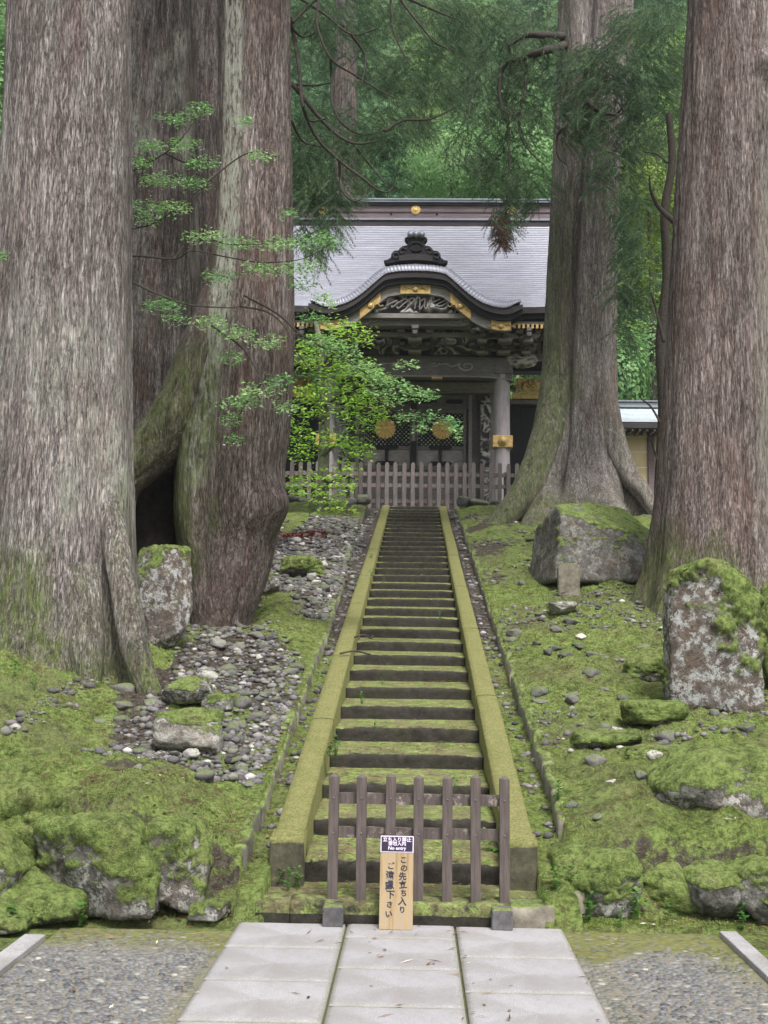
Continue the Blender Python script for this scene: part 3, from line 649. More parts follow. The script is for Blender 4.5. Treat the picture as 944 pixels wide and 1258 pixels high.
# stones lying on the slopes: eight shapes shared by all
shapes = [rock_mesh('stone', (1, .8+.2*(k % 3), .5+.12*(k % 4)), 200+k, sub=3, mat='loose_stone', moss=-1, facets=7+k % 4, sharp=24, rough=.09) for k in range(10)]
whites = [s.copy() for s in shapes[:5]]
for s in whites: s.materials.clear(); s.materials.append(M['white_stone'])
def put(i, x, y, s, white=False, par=None):
    me = (whites if white else shapes)[i % (5 if white else 10)]
    o = link('stone', me, par, (x, y, ground_z(x, y)-s*.13)); o.scale = (s, s*rnd.uniform(.75, 1.1), s*rnd.uniform(.6, 1.0)); o.rotation_euler = (rnd.uniform(-.25, .25), rnd.uniform(-.25, .25), rnd.uniform(0, 6.28)); return o
cnt = 0; tries = 0; placed = []
while cnt < 270 and tries < 9000:
    tries += 1
    y = 8.6+16*rnd.random()**1.4; x = -1.12-rnd.random()*1.5*(1 if y < 17 else 1.2)
    if y < 9.6 and x > -1.3: continue
    s = rnd.uniform(.055, .13)*(1+.03*y)
    if any((x-a)**2+(y-b)**2 < (.5*(s+c_))**2 for a, b, c_ in placed): continue
    if vn(x*1.3, y*.8, 0, 88) < -.5: continue
    if vn(x*1.1, y*.6, 0, 96) > .5: continue
    if y > 13.0 and x < -1.25 and y < 14.6 and x < -1.9: continue
    placed.append((x, y, s)); wh = rnd.random() < .10; zone = 'low on the left slope by the pale lone rock' if y < 12 else ('half way up the left slope beside the split cedar' if y < 17.5 else 'high on the left slope toward the gate')
    lb = '%s %s cobble %s' % ('larger' if s > .15*(1+.02*y) else 'small', 'whitish' if wh else 'dark grey', zone); tag(put(cnt, x, y, s, wh), lb, 'stone', 'cobbles: '+lb); cnt += 1
cnt = 0; tries = 0; placed2 = []
while cnt < 95 and tries < 6000:
    tries += 1
    y = 7.7+19*rnd.random()**1.2; x = 1.05+rnd.random()*(.6+.13*y)
    if vn(x*.9, y*.6, 0, 89) < -.05 and rnd.random() < .8: continue
    s = rnd.uniform(.06, .15)*(1+.03*y)
    if x > 1.8 and y < 9: continue
    if any((x-a)**2+(y-b)**2 < (.6*(s+c_))**2 for a, b, c_ in placed2): continue
    placed2.append((x, y, s)); wh = rnd.random() < .10; zone = 'low on the right slope near the barrier' if y < 11 else ('half way up the right slope' if y < 17.5 else 'high on the right slope toward the gate')
    lb = '%s %s stone lying in the moss %s' % ('larger' if s > .11*(1+.03*y) else 'small', 'whitish' if wh else 'dark', zone); tag(put(cnt, x, y, s, wh), lb, 'stone', 'stones: '+lb); cnt += 1
for k, (px, Y, s) in enumerate([(283, 8.6, .13), (300, 8.7, .12), (255, 8.3, .14), (243, 8.9, .08), (112, 8.5, .09), (175, 7.9, .07), (290, 8.9, .09), (311, 8.4, .08)]):
    x = at(px, 793, Y)[0]; tag(put(k, x, Y, s), 'small grey stone lying on the moss near the lone pale rock', 'stone', 'small stones near the lone pale rock')
# gravel: too many to count, joined
def gravel(n, fx, sizes, name, label, mt, seed):
    D, F = ico(1); r_ = np.random.default_rng(seed); x, y = fx(n, r_); z = ground_raw(x, y); n = len(x)
    s = sizes[0]+(sizes[1]-sizes[0])*r_.random(n)**2; s = s*(1+.03*(y-8))
    A = np.stack([s*.5*(.7+.5*r_.random(n)), s*.5*(.7+.5*r_.random(n)), s*.5*(.35+.4*r_.random(n))], -1)
    a = r_.random(n)*6.28; nzv = 1+.25*(r_.random((n, len(D)))-.5)
    P = D[None]*A[:, None, :]*nzv[..., None]; X = P[..., 0]*np.cos(a)[:, None]-P[..., 1]*np.sin(a)[:, None]; Yv = P[..., 0]*np.sin(a)[:, None]+P[..., 1]*np.cos(a)[:, None]
    V = np.stack([X+x[:, None], Yv+y[:, None], P[..., 2]+z[:, None]+A[:, 2][:, None]*.3], -1).reshape(-1, 3)
    FF = (F[None]+(np.arange(n)*len(D))[:, None, None]).reshape(-1, 3)
    tag(link(name, mesh_np(name, V, FF, [mt], {'tone': np.repeat(np.clip(r_.normal(.5, .22, n), 0, 1), len(D))}, smooth=False)), label, 'gravel', kind='stuff')
t = NT('gravel'); c = t.ramp(t.attr('tone'), [(0, (.04, .036, .036)), (.5, (.125, .118, .118)), (.85, (.25, .235, .225)), (1, (.5, .48, .45))])
M['gravel'] = t.done(t.mix(t.ramp(t.noise(7, 5, .7), [(.52, 0.0), (.66, .5)]), c, (.12, .14, .04)), .85, t.bump(t.noise(80, 4), .3, .004))
def left_area(n, r_):
    y = 8.4+17*r_.random(n)**1.3; x = -1.08-1.75*r_.random(n)*(1+.01*y); k = (vn(x*1.2, y*.7, 0, 88)+.55+.5*(x > -2.3) > r_.random(n)*1.2)&(vn(x*1.1, y*.6, 0, 96) < .30+.25*r_.random(n)); return x[k], y[k]
def right_area(n, r_):
    y = 9+19*r_.random(n)**1.1; x = 1.02+(.9+.12*y)*r_.random(n); k = fbm(x*.9, y*.7, 0, 72, 3) > .1+.25*r_.random(n); return x[k], y[k]
gravel(17000, left_area, (.03, .095), 'gravel', 'small grey stones packed between the cobbles on the left slope', M['gravel'], 5)
gravel(6500, right_area, (.02, .08), 'gravel', 'pale chips and pebbles strewn in the moss on the right slope', M['gravel'], 6)
def gut_area(n, r_):
    y = 7.6+21*r_.random(n); L = r_.random(n) < .5; x = np.where(L, -.87-.13*r_.random(n)-ss(12, 27, y)*.2*r_.random(n), .78+.16*r_.random(n)); return x, y
gravel(520, gut_area, (.03, .10), 'gravel', 'loose stones lying in the gutters beside the stairs', M['gravel'], 8)
# low stone edging of the upper terrace
for side, xs_ in ((-1, (-3.2, -1.25)), (1, (.95, 3.0))):
    wl = thing('terrace_edging', 'row of rough stones edging the upper terrace on the %s of the stair head' % ('left' if side < 0 else 'right'), 'stone edging', ((xs_[0]+xs_[1])/2, 28.4, 4.9))
    x = xs_[0]
    while x < xs_[1]:
        w = rnd.uniform(.28, .55); o = link('stone', rnd.choice(shapes), wl, (x+w/2-(xs_[0]+xs_[1])/2, rnd.uniform(-.12, .12), rnd.uniform(-.08, .08))); o.scale = (w, .4, .34); o.rotation_euler = (0, rnd.uniform(-.1, .1), rnd.uniform(-.2, .2)+(3.14 if rnd.random() < .5 else 0)); x += w*.93
# litter: brown cedar twigs and dead leaves
t = NT('litter'); M['litter'] = t.done(t.ramp(t.attr('tone'), [(0, (.05, .03, .02)), (.5, (.16, .085, .05)), (.9, (.30, .20, .11)), (1, (.6, .55, .45))]), .85)
def litter(n):
    y = 5.2+22*rng.random(n)**1.5; x = (-.30+.62*rng.random(n))*y
    k = (fbm(x*1.3, y*1.3, 0, 91, 3) > .02)|(rng.random(n) < .12); x, y = x[k], y[k]; n = len(x)
    on = np.abs(x-SX) < .61; idx = np.floor((y-D0)/TR); dy = (y-D0)-idx*TR; zst = Z0+RI*idx+.045*dy/TR+.012
    z = np.where(on & (y > D0), zst, np.where(on & (y > 7.1), .135, ground_raw(x, y)+.012)); z = np.where((y < 6.93)&(np.abs(x) < 1.9), .004, z)
    kk = ((y > 6.98)|(rng.random(n) < .07))&~((np.abs(np.abs(x-SX)-.71) < .13)); x, y, z = x[kk], y[kk], z[kk]; n = len(x)
    a = rng.random(n)*6.28; L = (.012+.05*rng.random(n)**2.5); W = .003+.006*rng.random(n)*(L < .03); d = np.stack([np.cos(a), np.sin(a), 0*a], -1); p = np.stack([-np.sin(a), np.cos(a), 0*a], -1); c = np.stack([x, y, z], -1); up = np.array([0, 0, 1.])
    V = np.stack([c-d*L[:, None], c+p*W[:, None]+up*.004, c+d*L[:, None]+up*.006*rng.random((n, 1)), c-p*W[:, None]+up*.002], 1)
    return V.reshape(-1, 3), np.arange(4*n).reshape(-1, 4), np.repeat(np.clip(rng.normal(.5, .25, n), 0, 1), 4)
V, F, T_ = litter(26000); tag(link('fallen_litter', mesh_np('fallen_litter', V, F, [M['litter']], {'tone': T_}, smooth=False)), 'brown cedar needles, twigs and dead leaves fallen on moss and steps', 'litter', kind='stuff')
for k, (P, lb) in enumerate([([(436, 793), (447, 795), (456, 800), (458, 812)], 'pale hooked twig lying on the left curb and upper steps'), ([(418, 793), (436, 797), (455, 805)], 'brown stick lying across the left side curb half way up')]):
    Y = 12.3 if k else 13.1
    pts = [at(a, b+(0 if k else -28), Y+.5*i*.25) for i, (a, b) in enumerate(P)]
    pts = [(p[0], p[1], float(nose(p[1]))+(.18 if i < 2 else .12)) for i, p in enumerate(pts)]
    V, F = tube_np(catmull(pts, 5), .010, 6); tag(link('fallen_twig', mesh_np('fallen_twig', V, F, [M['twig']])), lb, 'twig')
# little weeds
t = NT('weed_leaf'); M['weed'] = t.done(t.ramp(t.rand(), [(0, (.05, .16, .03)), (1, (.12, .25, .05))]), .6, transl=.3)
def weed_mesh(seed, n=16, s=.05):
    r_ = np.random.default_rng(seed); V = []; F = []
    for k in range(n):
        a = r_.random()*6.28; b = r_.uniform(.3, 1.2); L = s*r_.uniform(.5, 1); h0 = s*r_.uniform(.2, 2.2); d = np.array([math.cos(a)*math.cos(b), math.sin(a)*math.cos(b), math.sin(b)*.6]); p = np.array([-math.sin(a), math.cos(a), 0]); c = np.array([r_.normal()*s*.3, r_.normal()*s*.3, h0])
        i = len(V); V += [c, c+d*L*.5+p*L*.3, c+d*L+[0, 0, -L*.15], c+d*L*.5-p*L*.3, ]; F.append((i, i+1, i+2, i+3))
        i = len(V); V += [c+[0, 0, 0], [c[0]*.3, c[1]*.3, 0], [c[0]*.3+.003, c[1]*.3, 0]]; F.append((i, i+1, i+2))
    b = MB(); b.add(V, F); return b.mesh('weed', M['weed'])
wm = [weed_mesh(k, 14+4*k, .045+.008*k) for k in range(4)]
spots = [(352, 7.35, 0, .13), (372, 7.3, 2, .13), (362, 7.25, 1, .12), (415, 9.05, 3, .74), (408, 9.0, 1, .74), (540, 7.6, 1, .13), (600, 7.8, 2, .25), (595, 7.55, 0, .13), (500, 7.7, 1, .25), (462, 9.7, 0, .90), (446, 10.7, 2, 1.05), (470, 11.5, 0, 1.2), (560, 8.6, 0, .58),
         (435, 17, 3, 2.45), (455, 17.6, 2, 2.6), (470, 16.9, 1, 2.45), (455, 20, 3, 3.0), (540, 14.5, 1, 1.9), (515, 8.1, 1, .43), (640, 7.1, 1, .0), (52, 7.05, 2, .12), (112, 6.75, 1, .0), (30, 6.55, 3, 0), (700, 7.2, 3, 0), (722, 7.15, 2, 0), (680, 7.1, 3, 0), (780, 7.2, 3, 0), (905, 7.0, 2, 0), (760, 7.0, 1, 0), (820, 7.05, 2, 0), (685, 8.2, 2, .5), (668, 6.98, 0, 0), (240, 9.4, 3, .9), (265, 9.2, 2, .85), (20, 9.0, 3, 1.3), (45, 8.9, 2, 1.2)]
for k, (px, Y, i, z) in enumerate(spots):
    x = at(px, 793, Y)[0]; zz = max(z, ground_z(x, Y)) if not (abs(x-SX) < .6 and Y > 7.1) else z
    o = link('weed', wm[i], None, (x, Y, zz-.005)); o.rotation_euler = (0, 0, rnd.random()*6); o.scale = (rnd.uniform(.7, 1.2),)*3
    st = abs(x-SX) < .62
    tag(o, 'small green weed sprouting on the stone steps or landing' if st else 'small green weed growing at the foot of the mossy banks', 'weed', 'weeds on the steps' if st else 'weeds by the banks')
# ================================================================== TREES
def silhouette(Y, rows):
    z, cx, r = [], [], []
    for py, a, b in rows:
        pa, pb = at(a, py, Y), at(b, py, Y); z.append(pa[2]); cx.append((pa[0]+pb[0])/2); r.append(abs(pb[0]-pa[0])/2)
    o = np.argsort(z); return np.array(z)[o], np.array(cx)[o], np.array(r)[o]
def trunk_mesh(Y, rows, mat, seed, NA=220, dz=.03, ztop=None, flare=.0, lobes=5, mossf=None, lichf=None, grooves=(), bumps=(), ridge=.012, lean=0, zbot=None):
    z, cx, r = silhouette(Y, rows)
    if zbot is None: zbot = ground_z(cx[0], Y)-1.0
    if ztop is None: ztop = z[-1]
    zz = np.arange(zbot, ztop, dz)
    # smooth interpolation
    def it(v):
        a = np.interp(zz, z, v); k = max(1, int(.25/dz)); ker = np.hanning(2*k+3)[1:-1]; ker /= ker.sum()
        return np.convolve(np.pad(a, k, mode='edge'), ker, 'same')[k:-k] if len(a) > 2*k else a
    C, R = it(cx), it(r)
    th = np.arange(NA)*2*math.pi/NA; TH, ZZ = np.meshgrid(th, zz); RR = np.repeat(R[:, None], NA, 1); CC = np.repeat(C[:, None], NA, 1)
    z0 = ground_z(C[0], Y); hg = ZZ-z0
    ph = seed*1.7
    lob = .5*np.cos(lobes*TH+ph+.5*np.sin(ZZ*.5))+.35*np.cos((lobes+3)*TH+ph*2)+.3*np.cos(2*TH+ph*3)
    amp = .030+flare*np.exp(-np.maximum(hg, -.2)/.8)
    rad = RR*(1+lob*amp)
    for ga, z0g, z1g, dep, wd in grooves:
        d = np.abs((TH-ga-(ZZ-z0g)*.02+math.pi) % (2*math.pi)-math.pi); rad = rad-dep*np.exp(-(d*RR/wd)**2)*ss(z0g, z0g+.3, ZZ)*(1-ss(z1g-.5, z1g, ZZ))
    for ba, bz, am, ws in bumps:
        d = (TH-ba+math.pi) % (2*math.pi)-math.pi; rad = rad+am*np.exp(-((d*RR/ws)**2+((ZZ-bz)/ws)**2))
    px_, py_ = np.cos(TH)*RR, np.sin(TH)*RR
    rd = 1-np.abs(fbm(px_*11, py_*11, ZZ*.9, seed, 4, .6))*2
    fine = fbm(px_*38, py_*38, ZZ*3.2, seed+7, 3, .6)
    big = fbm(px_*2.2, py_*2.2, ZZ*.6, seed+3, 3)
    rad = rad+ridge*rd+ridge*.55*fine+.03*big*RR
    X = CC+np.cos(TH)*rad; Yy = Y+np.sin(TH)*rad+lean*(ZZ-z0)
    V = np.stack([X, Yy, ZZ], -1).reshape(-1, 3); n = len(zz)
    i = np.arange(n-1)[:, None]; j = np.arange(NA)[None]; F = np.stack([i*NA+j, i*NA+(j+1) % NA, (i+1)*NA+(j+1) % NA, (i+1)*NA+j], -1).reshape(-1, 4)
    nz = fbm(px_*2.5, py_*2.5, ZZ*1.0, seed+13, 3)
    mo = np.clip(mossf(TH, ZZ, hg, nz), 0, 1) if mossf else 0*TH; li = np.clip(lichf(TH, ZZ, hg, nz), 0, 1) if lichf else 0*TH
    # moss swells the surface
    me = mesh_np('trunk', V, [F], [mat], {'moss': mo.ravel(), 'lichen': li.ravel()})
    return me, (zz, C, R)
def tree(label, Y, rows, mat, seed, **kw):
    T = thing('cedar_tree', label, 'tree', (0, 0, 0)); me, prof = trunk_mesh(Y, rows, M[mat], seed, **kw); link('trunk', me, T); return T, prof
HP = math.pi/2   # angle -pi/2 faces the camera
T1, P1 = tree('massive grey cedar at the far left, nearest trunk to the viewer, with mossy foot', 11.3, [(-260, 28, 156), (0, 14, 158), (300, 0, 159), (500, -14, 160), (650, -28, 163), (760, -45, 168), (820, -70, 178), (860, -90, 190), (920, -120, 206)],
    'bark', 1, NA=300, dz=.024, flare=.10, lobes=6, ridge=.011,
    mossf=lambda T, Z, h, n: .95-h/1.1+n*1.3, lichf=lambda T, Z, h, n: (.35+n*1.2)*ss(.5, 1.2, h)*(1-ss(2.2, 3.6, h)), grooves=((-.70, .9, 2.5, .11, .045), (-2.2, .9, 1.7, .05, .06)))
T2, P2 = tree('split old cedar with a mossy arching root over a dark hollow', 13.9, [(-320, 274, 355), (0, 271, 357), (200, 268, 358), (330, 259, 360), (420, 240, 361), (470, 228, 359), (520, 220, 356), (570, 216, 350), (630, 214, 344), (700, 224, 332), (740, 230, 318), (768, 235, 306), (820, 235, 306)],
    'bark_red', 2, NA=260, dz=.024, flare=.03, lobes=5, ridge=.013,
    mossf=lambda T, Z, h, n: ss(-.1, .6, -np.cos(T)+n*.6)*(1-ss(4.2, 5.6, Z))*ss(2.0, 2.6, Z)*1.5+.0*h, lichf=lambda T, Z, h, n: np.exp(-((np.angle(np.exp(1j*(T+HP+.50)))/.20)**2))*ss(3.2, 4.2, Z)*4.5,
    bumps=((-.35, 3.18, .16, .24), (-.9, 3.1, .08, .3)), grooves=((-1.0, 1.2, 3.1, .04, .03), (-1.9, 2.0, 5.0, .05, .08)))
# arching root / second stem of the split cedar, and the hollow's back wall, its shade painted in near-black
def limb(path, rad, Y, mat, seed, parent, name, mossf, n=90, NA=90, amp=.02):
    P = catmull(path, 12); k = len(P); R = np.interp(np.linspace(0, 1, k), np.linspace(0, 1, len(rad)), rad)
    V, F = tube_np(P, R, NA); Vr = V.reshape(k, NA, 3); c = P[:, None, :]; d = Vr-c; ln = np.linalg.norm(d, axis=2, keepdims=True); th = np.arange(NA)*2*math.pi/NA
    s_ = np.concatenate([[0], np.cumsum(np.linalg.norm(np.diff(P, axis=0), axis=1))]); S, TT = np.meshgrid(s_, th, indexing='ij')
    rd = 1-2*np.abs(fbm(np.cos(TT)*R[:, None]*10, np.sin(TT)*R[:, None]*10, S*.9, seed, 4, .6)); Vr = Vr+d/ln*(rd*amp+amp*1.3*fbm(np.cos(TT)*2, np.sin(TT)*2, S*1.5, seed+4, 3))[..., None]
    up = (d/ln)[..., 2]; mo = np.clip(mossf(up, Vr[..., 2], Vr[..., 0]), 0, 1)
    return link(name, mesh_np(name, Vr.reshape(-1, 3), [F], [M[mat]], {'moss': mo.ravel(), 'lichen': 0*mo.ravel()}), parent)
A = lambda px, py, Y=13.9: at(px, py, Y)
limb([A(318, 300, 14.0), A(296, 380, 13.95), A(264, 455, 13.85), A(226, 512, 13.75), A(184, 556, 13.7), A(146, 596, 13.65), A(120, 680, 13.6), A(108, 830, 13.6)], [.40, .50, .50, .38, .28, .25, .30, .40], 13.9, 'bark_red', 21, T2, 'root', lambda u, z, x: (.75+.8*u)*(1-ss(4.5, 5.5, z)), amp=.022)
limb([A(262, 540, 14.7), A(212, 600, 14.8), A(185, 680, 14.8), A(170, 830, 14.8)], [.35, .60, .72, .85], 15, 'hollow', 22, T2, 'hollow_shade_wood', lambda u, z, x: 0*u-.2, amp=.03)
for pts, rr, Yr in (([(128, 600), (148, 700), (164, 790), (184, 850), (206, 885)], (.10, .12, .12, .10, .05), 11.0), ([(40, 640), (30, 740), (14, 830), (-8, 880)], (.26, .24, .20, .1), 10.9), ([(96, 700), (104, 790), (112, 860)], (.20, .17, .08), 10.8)):
    limb([at(a, b, Yr-.16*i) for i, (a, b) in enumerate(pts)], rr, Yr, 'bark', int(pts[0][0]), T1, 'root', lambda u, z, x: .25+.5*u+.9*(1-ss(1.0, 1.7, z)), NA=80, amp=.014)
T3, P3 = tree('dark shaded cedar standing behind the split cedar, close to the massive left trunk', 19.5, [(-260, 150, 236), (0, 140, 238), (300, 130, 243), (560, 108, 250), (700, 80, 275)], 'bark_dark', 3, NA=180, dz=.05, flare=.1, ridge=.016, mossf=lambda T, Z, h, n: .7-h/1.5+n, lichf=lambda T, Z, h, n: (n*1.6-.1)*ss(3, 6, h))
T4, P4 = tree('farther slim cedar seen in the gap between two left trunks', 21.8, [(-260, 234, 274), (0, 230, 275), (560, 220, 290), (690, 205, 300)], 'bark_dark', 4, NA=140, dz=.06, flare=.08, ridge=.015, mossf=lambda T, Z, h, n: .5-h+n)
T5, P5 = tree('broad cedar with wide mossy roots right of the gate at the stair head', 25.2, [(-200, 692, 776), (0, 688, 777), (100, 685, 772), (200, 680, 762), (300, 675, 757), (450, 668, 756), (520, 662, 757), (560, 657, 761), (590, 648, 768), (620, 632, 786), (640, 618, 800), (665, 606, 812)],
    'bark', 5, NA=240, dz=.04, flare=.22, lobes=7, ridge=.018, mossf=lambda T, Z, h, n: ss(.15, .8, -np.cos(T)+n*.6)*(1-ss(2.0, 8.5, h)*.7)+.35*(1-ss(0, 1, h)), grooves=((-2.05, 4.5, 30, .20, .10), (-.75, 4.5, 6.5, .12, .08)))
T6, P6 = tree('thick reddish cedar at the right edge behind the lichen crusted standing stone', 15.1, [(-260, 858, 956), (0, 848, 952), (200, 836, 946), (400, 824, 944), (500, 818, 944), (600, 810, 946), (700, 798, 958), (745, 783, 975), (800, 762, 1000)],
    'bark_red', 6, NA=260, dz=.026, flare=.10, lobes=5, ridge=.015, mossf=lambda T, Z, h, n: (ss(-.2, .9, -np.cos(T)+n*.8))*(1-ss(1.2, 4.5, h))+.9-h/.55+n*.5, lichf=lambda T, Z, h, n: ss(.3, .8, np.cos(T))*.5,
    bumps=((-.9, at(905, 100, 15.1)[2], .14, .18), (-.6, at(925, 150, 15.1)[2], .10, .2)), grooves=((-.62, 2.0, 30, .05, .04), (-1.3, 2.0, 6, .025, .03)))
# roots of the broad right cedar
for pts, rr in (([(730, 440), (748, 530), (772, 582), (795, 612), (822, 660)], (.30, .30, .20, .16, .12)), ([(738, 480), (744, 560), (752, 610), (764, 670)], (.30, .28, .22, .14)), ([(690, 440), (676, 530), (652, 595), (622, 635), (590, 670)], (.36, .36, .34, .24, .12)), ([(700, 480), (684, 560), (666, 615), (652, 672)], (.36, .34, .28, .18))):
    limb([A(a, b, 25.0-.28*i) for i, (a, b) in enumerate(pts)], rr, 25, 'bark', int(pts[0][0]), T5, 'root', (lambda u, z, x: .9+.5*u+0*x) if pts[0][0] < 700 else (lambda u, z, x: .15+.3*u), NA=48)
# ---- foliage
t = NT('cedar_needles'); r = t.rand()
c = t.ramp(t.noise(1.6, 4, .65), [(.32, (.05, .10, .055)), (.5, (.11, .18, .095)), (.68, (.19, .27, .14))])
M['cedar'] = t.done(c, .7, spec=.2, transl=.3)
t = NT('forest_needles'); r = t.rand()
c = t.ramp(t.noise(.55, 5, .65), [(.36, (.08, .17, .09)), (.5, (.21, .35, .18)), (.64, (.38, .55, .27))])
c = t.mix(1, c, t.ramp(r, [(0, (.7, .8, .8)), (.5, (1, 1, 1)), (1, (1.35, 1.25, .85))]), 'MULTIPLY'); M['forest'] = t.done(c, .7, spec=.2, transl=.3)
t = NT('maple_leaf'); c = t.ramp(t.attr('tone'), [(0, (.18, .36, .04)), (.5, (.34, .58, .08)), (1, (.52, .74, .14))]); M['maple'] = t.done(c, .5, spec=.3, transl=.45)
t = NT('spring_leaf'); c = t.ramp(t.attr('tone'), [(0, (.10, .24, .08)), (.5, (.20, .38, .14)), (1, (.36, .54, .22))]); M['leaf'] = t.done(c, .5, spec=.3, transl=.4)
t = NT('yellow_leaf'); c = t.ramp(t.attr('tone'), [(0, (.07, .14, .02)), (.5, (.15, .24, .03)), (1, (.32, .38, .06))]); M['yleaf'] = t.done(c, .5, spec=.3, transl=.4)
t = NT('petal'); M['petal'] = t.done((.8, .8, .75), .6, transl=.3)
t = NT('dead_needles'); M['dead'] = t.done(t.ramp(t.noise(5), [(.3, (.09, .05, .035)), (.7, (.2, .12, .09))]), .85, transl=.2)
def sprays(O, Dr, L, nseg, nl, w, seed, droop=.5, spread=.9):
    """needle sprays: from origin O along Dr, each with nseg joints of nl thin needle leaves"""
    r_ = np.random.default_rng(seed); n = len(O); O = np.asarray(O, float); Dr = Dr/np.linalg.norm(Dr, axis=1)[:, None]; L = np.broadcast_to(L, (n,))
    s = (np.arange(nseg)+.5)/nseg; P = O[:, None]+Dr[:, None]*(s[None, :, None]*L[:, None, None]); P[..., 2] -= droop*L[:, None]*s[None]**2
    T = np.repeat(Dr[:, None], nseg, 1).copy(); T[..., 2] -= 2*droop*s[None]; T /= np.linalg.norm(T, axis=2, keepdims=True)
    P = np.repeat(P[:, :, None], nl, 2); T = np.repeat(T[:, :, None], nl, 2); rv = r_.normal(size=P.shape); q = np.cross(T, rv); q /= np.linalg.norm(q, axis=3, keepdims=True)
    d = T*.8+q*spread*r_.uniform(.5, 1.1, P.shape[:3])[..., None]; d[..., 2] -= .15; d /= np.linalg.norm(d, axis=3, keepdims=True)
    ll = (L[:, None, None]*.30*r_.uniform(.6, 1.2, P.shape[:3])*(1.15-.5*s[None, :, None]))[..., None]; side = np.cross(d, r_.normal(size=P.shape)); side /= np.linalg.norm(side, axis=3, keepdims=True)
    V = np.stack([P-side*w, P+side*w, P+d*ll+np.array([0, 0, .0])], -2).reshape(-1, 3)
    return V, np.arange(len(V)).reshape(-1, 3)
def leaves(C, N, size, seed, tone=None, asp=.55):
    """pointed leaves folded along the middle: two triangles each"""
    r_ = np.random.default_rng(seed); n = len(C); N = N+r_.normal(size=(n, 3))*.32; N /= np.linalg.norm(N, axis=1)[:, None]
    a = np.cross(N, r_.normal(size=(n, 3))); a /= np.linalg.norm(a, axis=1)[:, None]; b = np.cross(N, a); s = (size*r_.uniform(.55, 1.15, n))[:, None]
    V = np.stack([C-a*s*.5, C+b*s*asp*.5+N*s*.10, C+a*s*.55-N*s*.05, C-b*s*asp*.5+N*s*.10], 1)
    i = np.arange(n)[:, None]*4; F = np.concatenate([i+[0, 1, 2], i+[0, 2, 3]]).reshape(-1, 3)
    tn = np.clip(r_.normal(.5, .25, n) if tone is None else tone+r_.normal(0, .18, n), 0, 1)
    return V.reshape(-1, 3), F, np.repeat(tn, 4)
def merge(parts):
    V, F, n = [], [], 0
    for v, f in parts: V.append(v); F.append(f+n); n += len(v)
    return np.vstack(V), np.vstack(F)
# crown of each great cedar, far above the view
def high_crown(prof, Y, T, seed, n=260, rad=3.2, h=9):
    zz, C, R = prof; z0 = zz[-1]-.3; x0 = C[-1]; r0 = R[-1]; r_ = np.random.default_rng(seed)
    P = np.array([[x0, Y, z0-.2], [x0+.1, Y, z0+h*.5], [x0, Y, z0+h]]); V, F = tube_np(catmull(P, 6), np.linspace(r0*.97, .05, 13), 24)
    link('upper_trunk', mesh_np('upper_trunk', V, [F], [M['bark']], {'moss': 0*V[:, 0], 'lichen': 0*V[:, 0]}), T)
    k = r_.random(n); a = r_.random(n)*6.28; rr = rad*(1-.75*k)*r_.random(n)**.5
    O = np.stack([x0+np.cos(a)*rr, Y+np.sin(a)*rr, z0+1.2+h*k], -1); D = np.stack([np.cos(a), np.sin(a), -.1+0*a], -1)
    V, F = sprays(O, D, .9, 7, 4, .03, seed); link('crown', mesh_np('crown', V, F, [M['cedar']], smooth=False), T)
for i, (T_, P_, Y_) in enumerate(((T1, P1, 11.3), (T2, P2, 13.9), (T3, P3, 19.5), (T4, P4, 21.8), (T5, P5, 25.2), (T6, P6, 15.1))): high_crown(P_, Y_, T_, 300+i)
# hanging boughs of the split cedar, in front of the forest
def tube_px(mb, pts, Y, r0, r1, wob=.15):
    P = catmull([at(a, b, Y+wob*math.sin(i*1.7)) for i, (a, b) in enumerate(pts)], 7); mb.tube(P, np.linspace(r0, r1, len(P)), 6); return P
def c4(*p): return [(360+x/4.72, y/4.72) for x, y in p]
BR = [c4((0, 130), (140, 0), (140, 150), (220, 340), (350, 430), (480, 510), (590, 570)), c4((-20, 100), (10, 230), (40, 430), (60, 620), (140, 800), (270, 930), (400, 1030), (500, 1105), (570, 1100), (600, 1000)), c4((220, 340), (225, 460), (230, 600), (290, 720), (400, 780), (530, 760)),
      c4((270, 935), (275, 1040), (290, 1110), (350, 1165), (410, 1140), (440, 1080)), c4((-10, 480), (200, 730), (350, 830), (510, 815)), c4((350, 830), (450, 960), (550, 1085)), c4((560, -60), (570, 20), (590, 200), (680, 380)), c4((600, -60), (640, 20), (760, 170), (830, 250), (944, 300)),
      c4((-10, -40), (180, 80), (340, 200), (480, 170)), c4((340, 200), (420, 330), (400, 480)), c4((530, 760), (640, 700), (800, 690), (944, 620)), c4((-10, 490), (130, 495), (220, 480)), c4((60, 620), (100, 700), (190, 690)), c4((0, 170), (60, 215), (130, 195)), c4((-10, 700), (60, 820), (160, 850)), c4((640, -20), (820, 60), (944, 110))]
def br(pts, Y, r0, r1, wob, parent):
    mb = MB(); tube_px(mb, pts, Y, r0, r1, wob); return mb.build('branch', M['twig'], parent, smooth=True)
for k, b in enumerate(BR): br(b, 16.5+.3*(k % 3)-.25, .036 if k in (1, 4) else .024, .009, .15, T2)
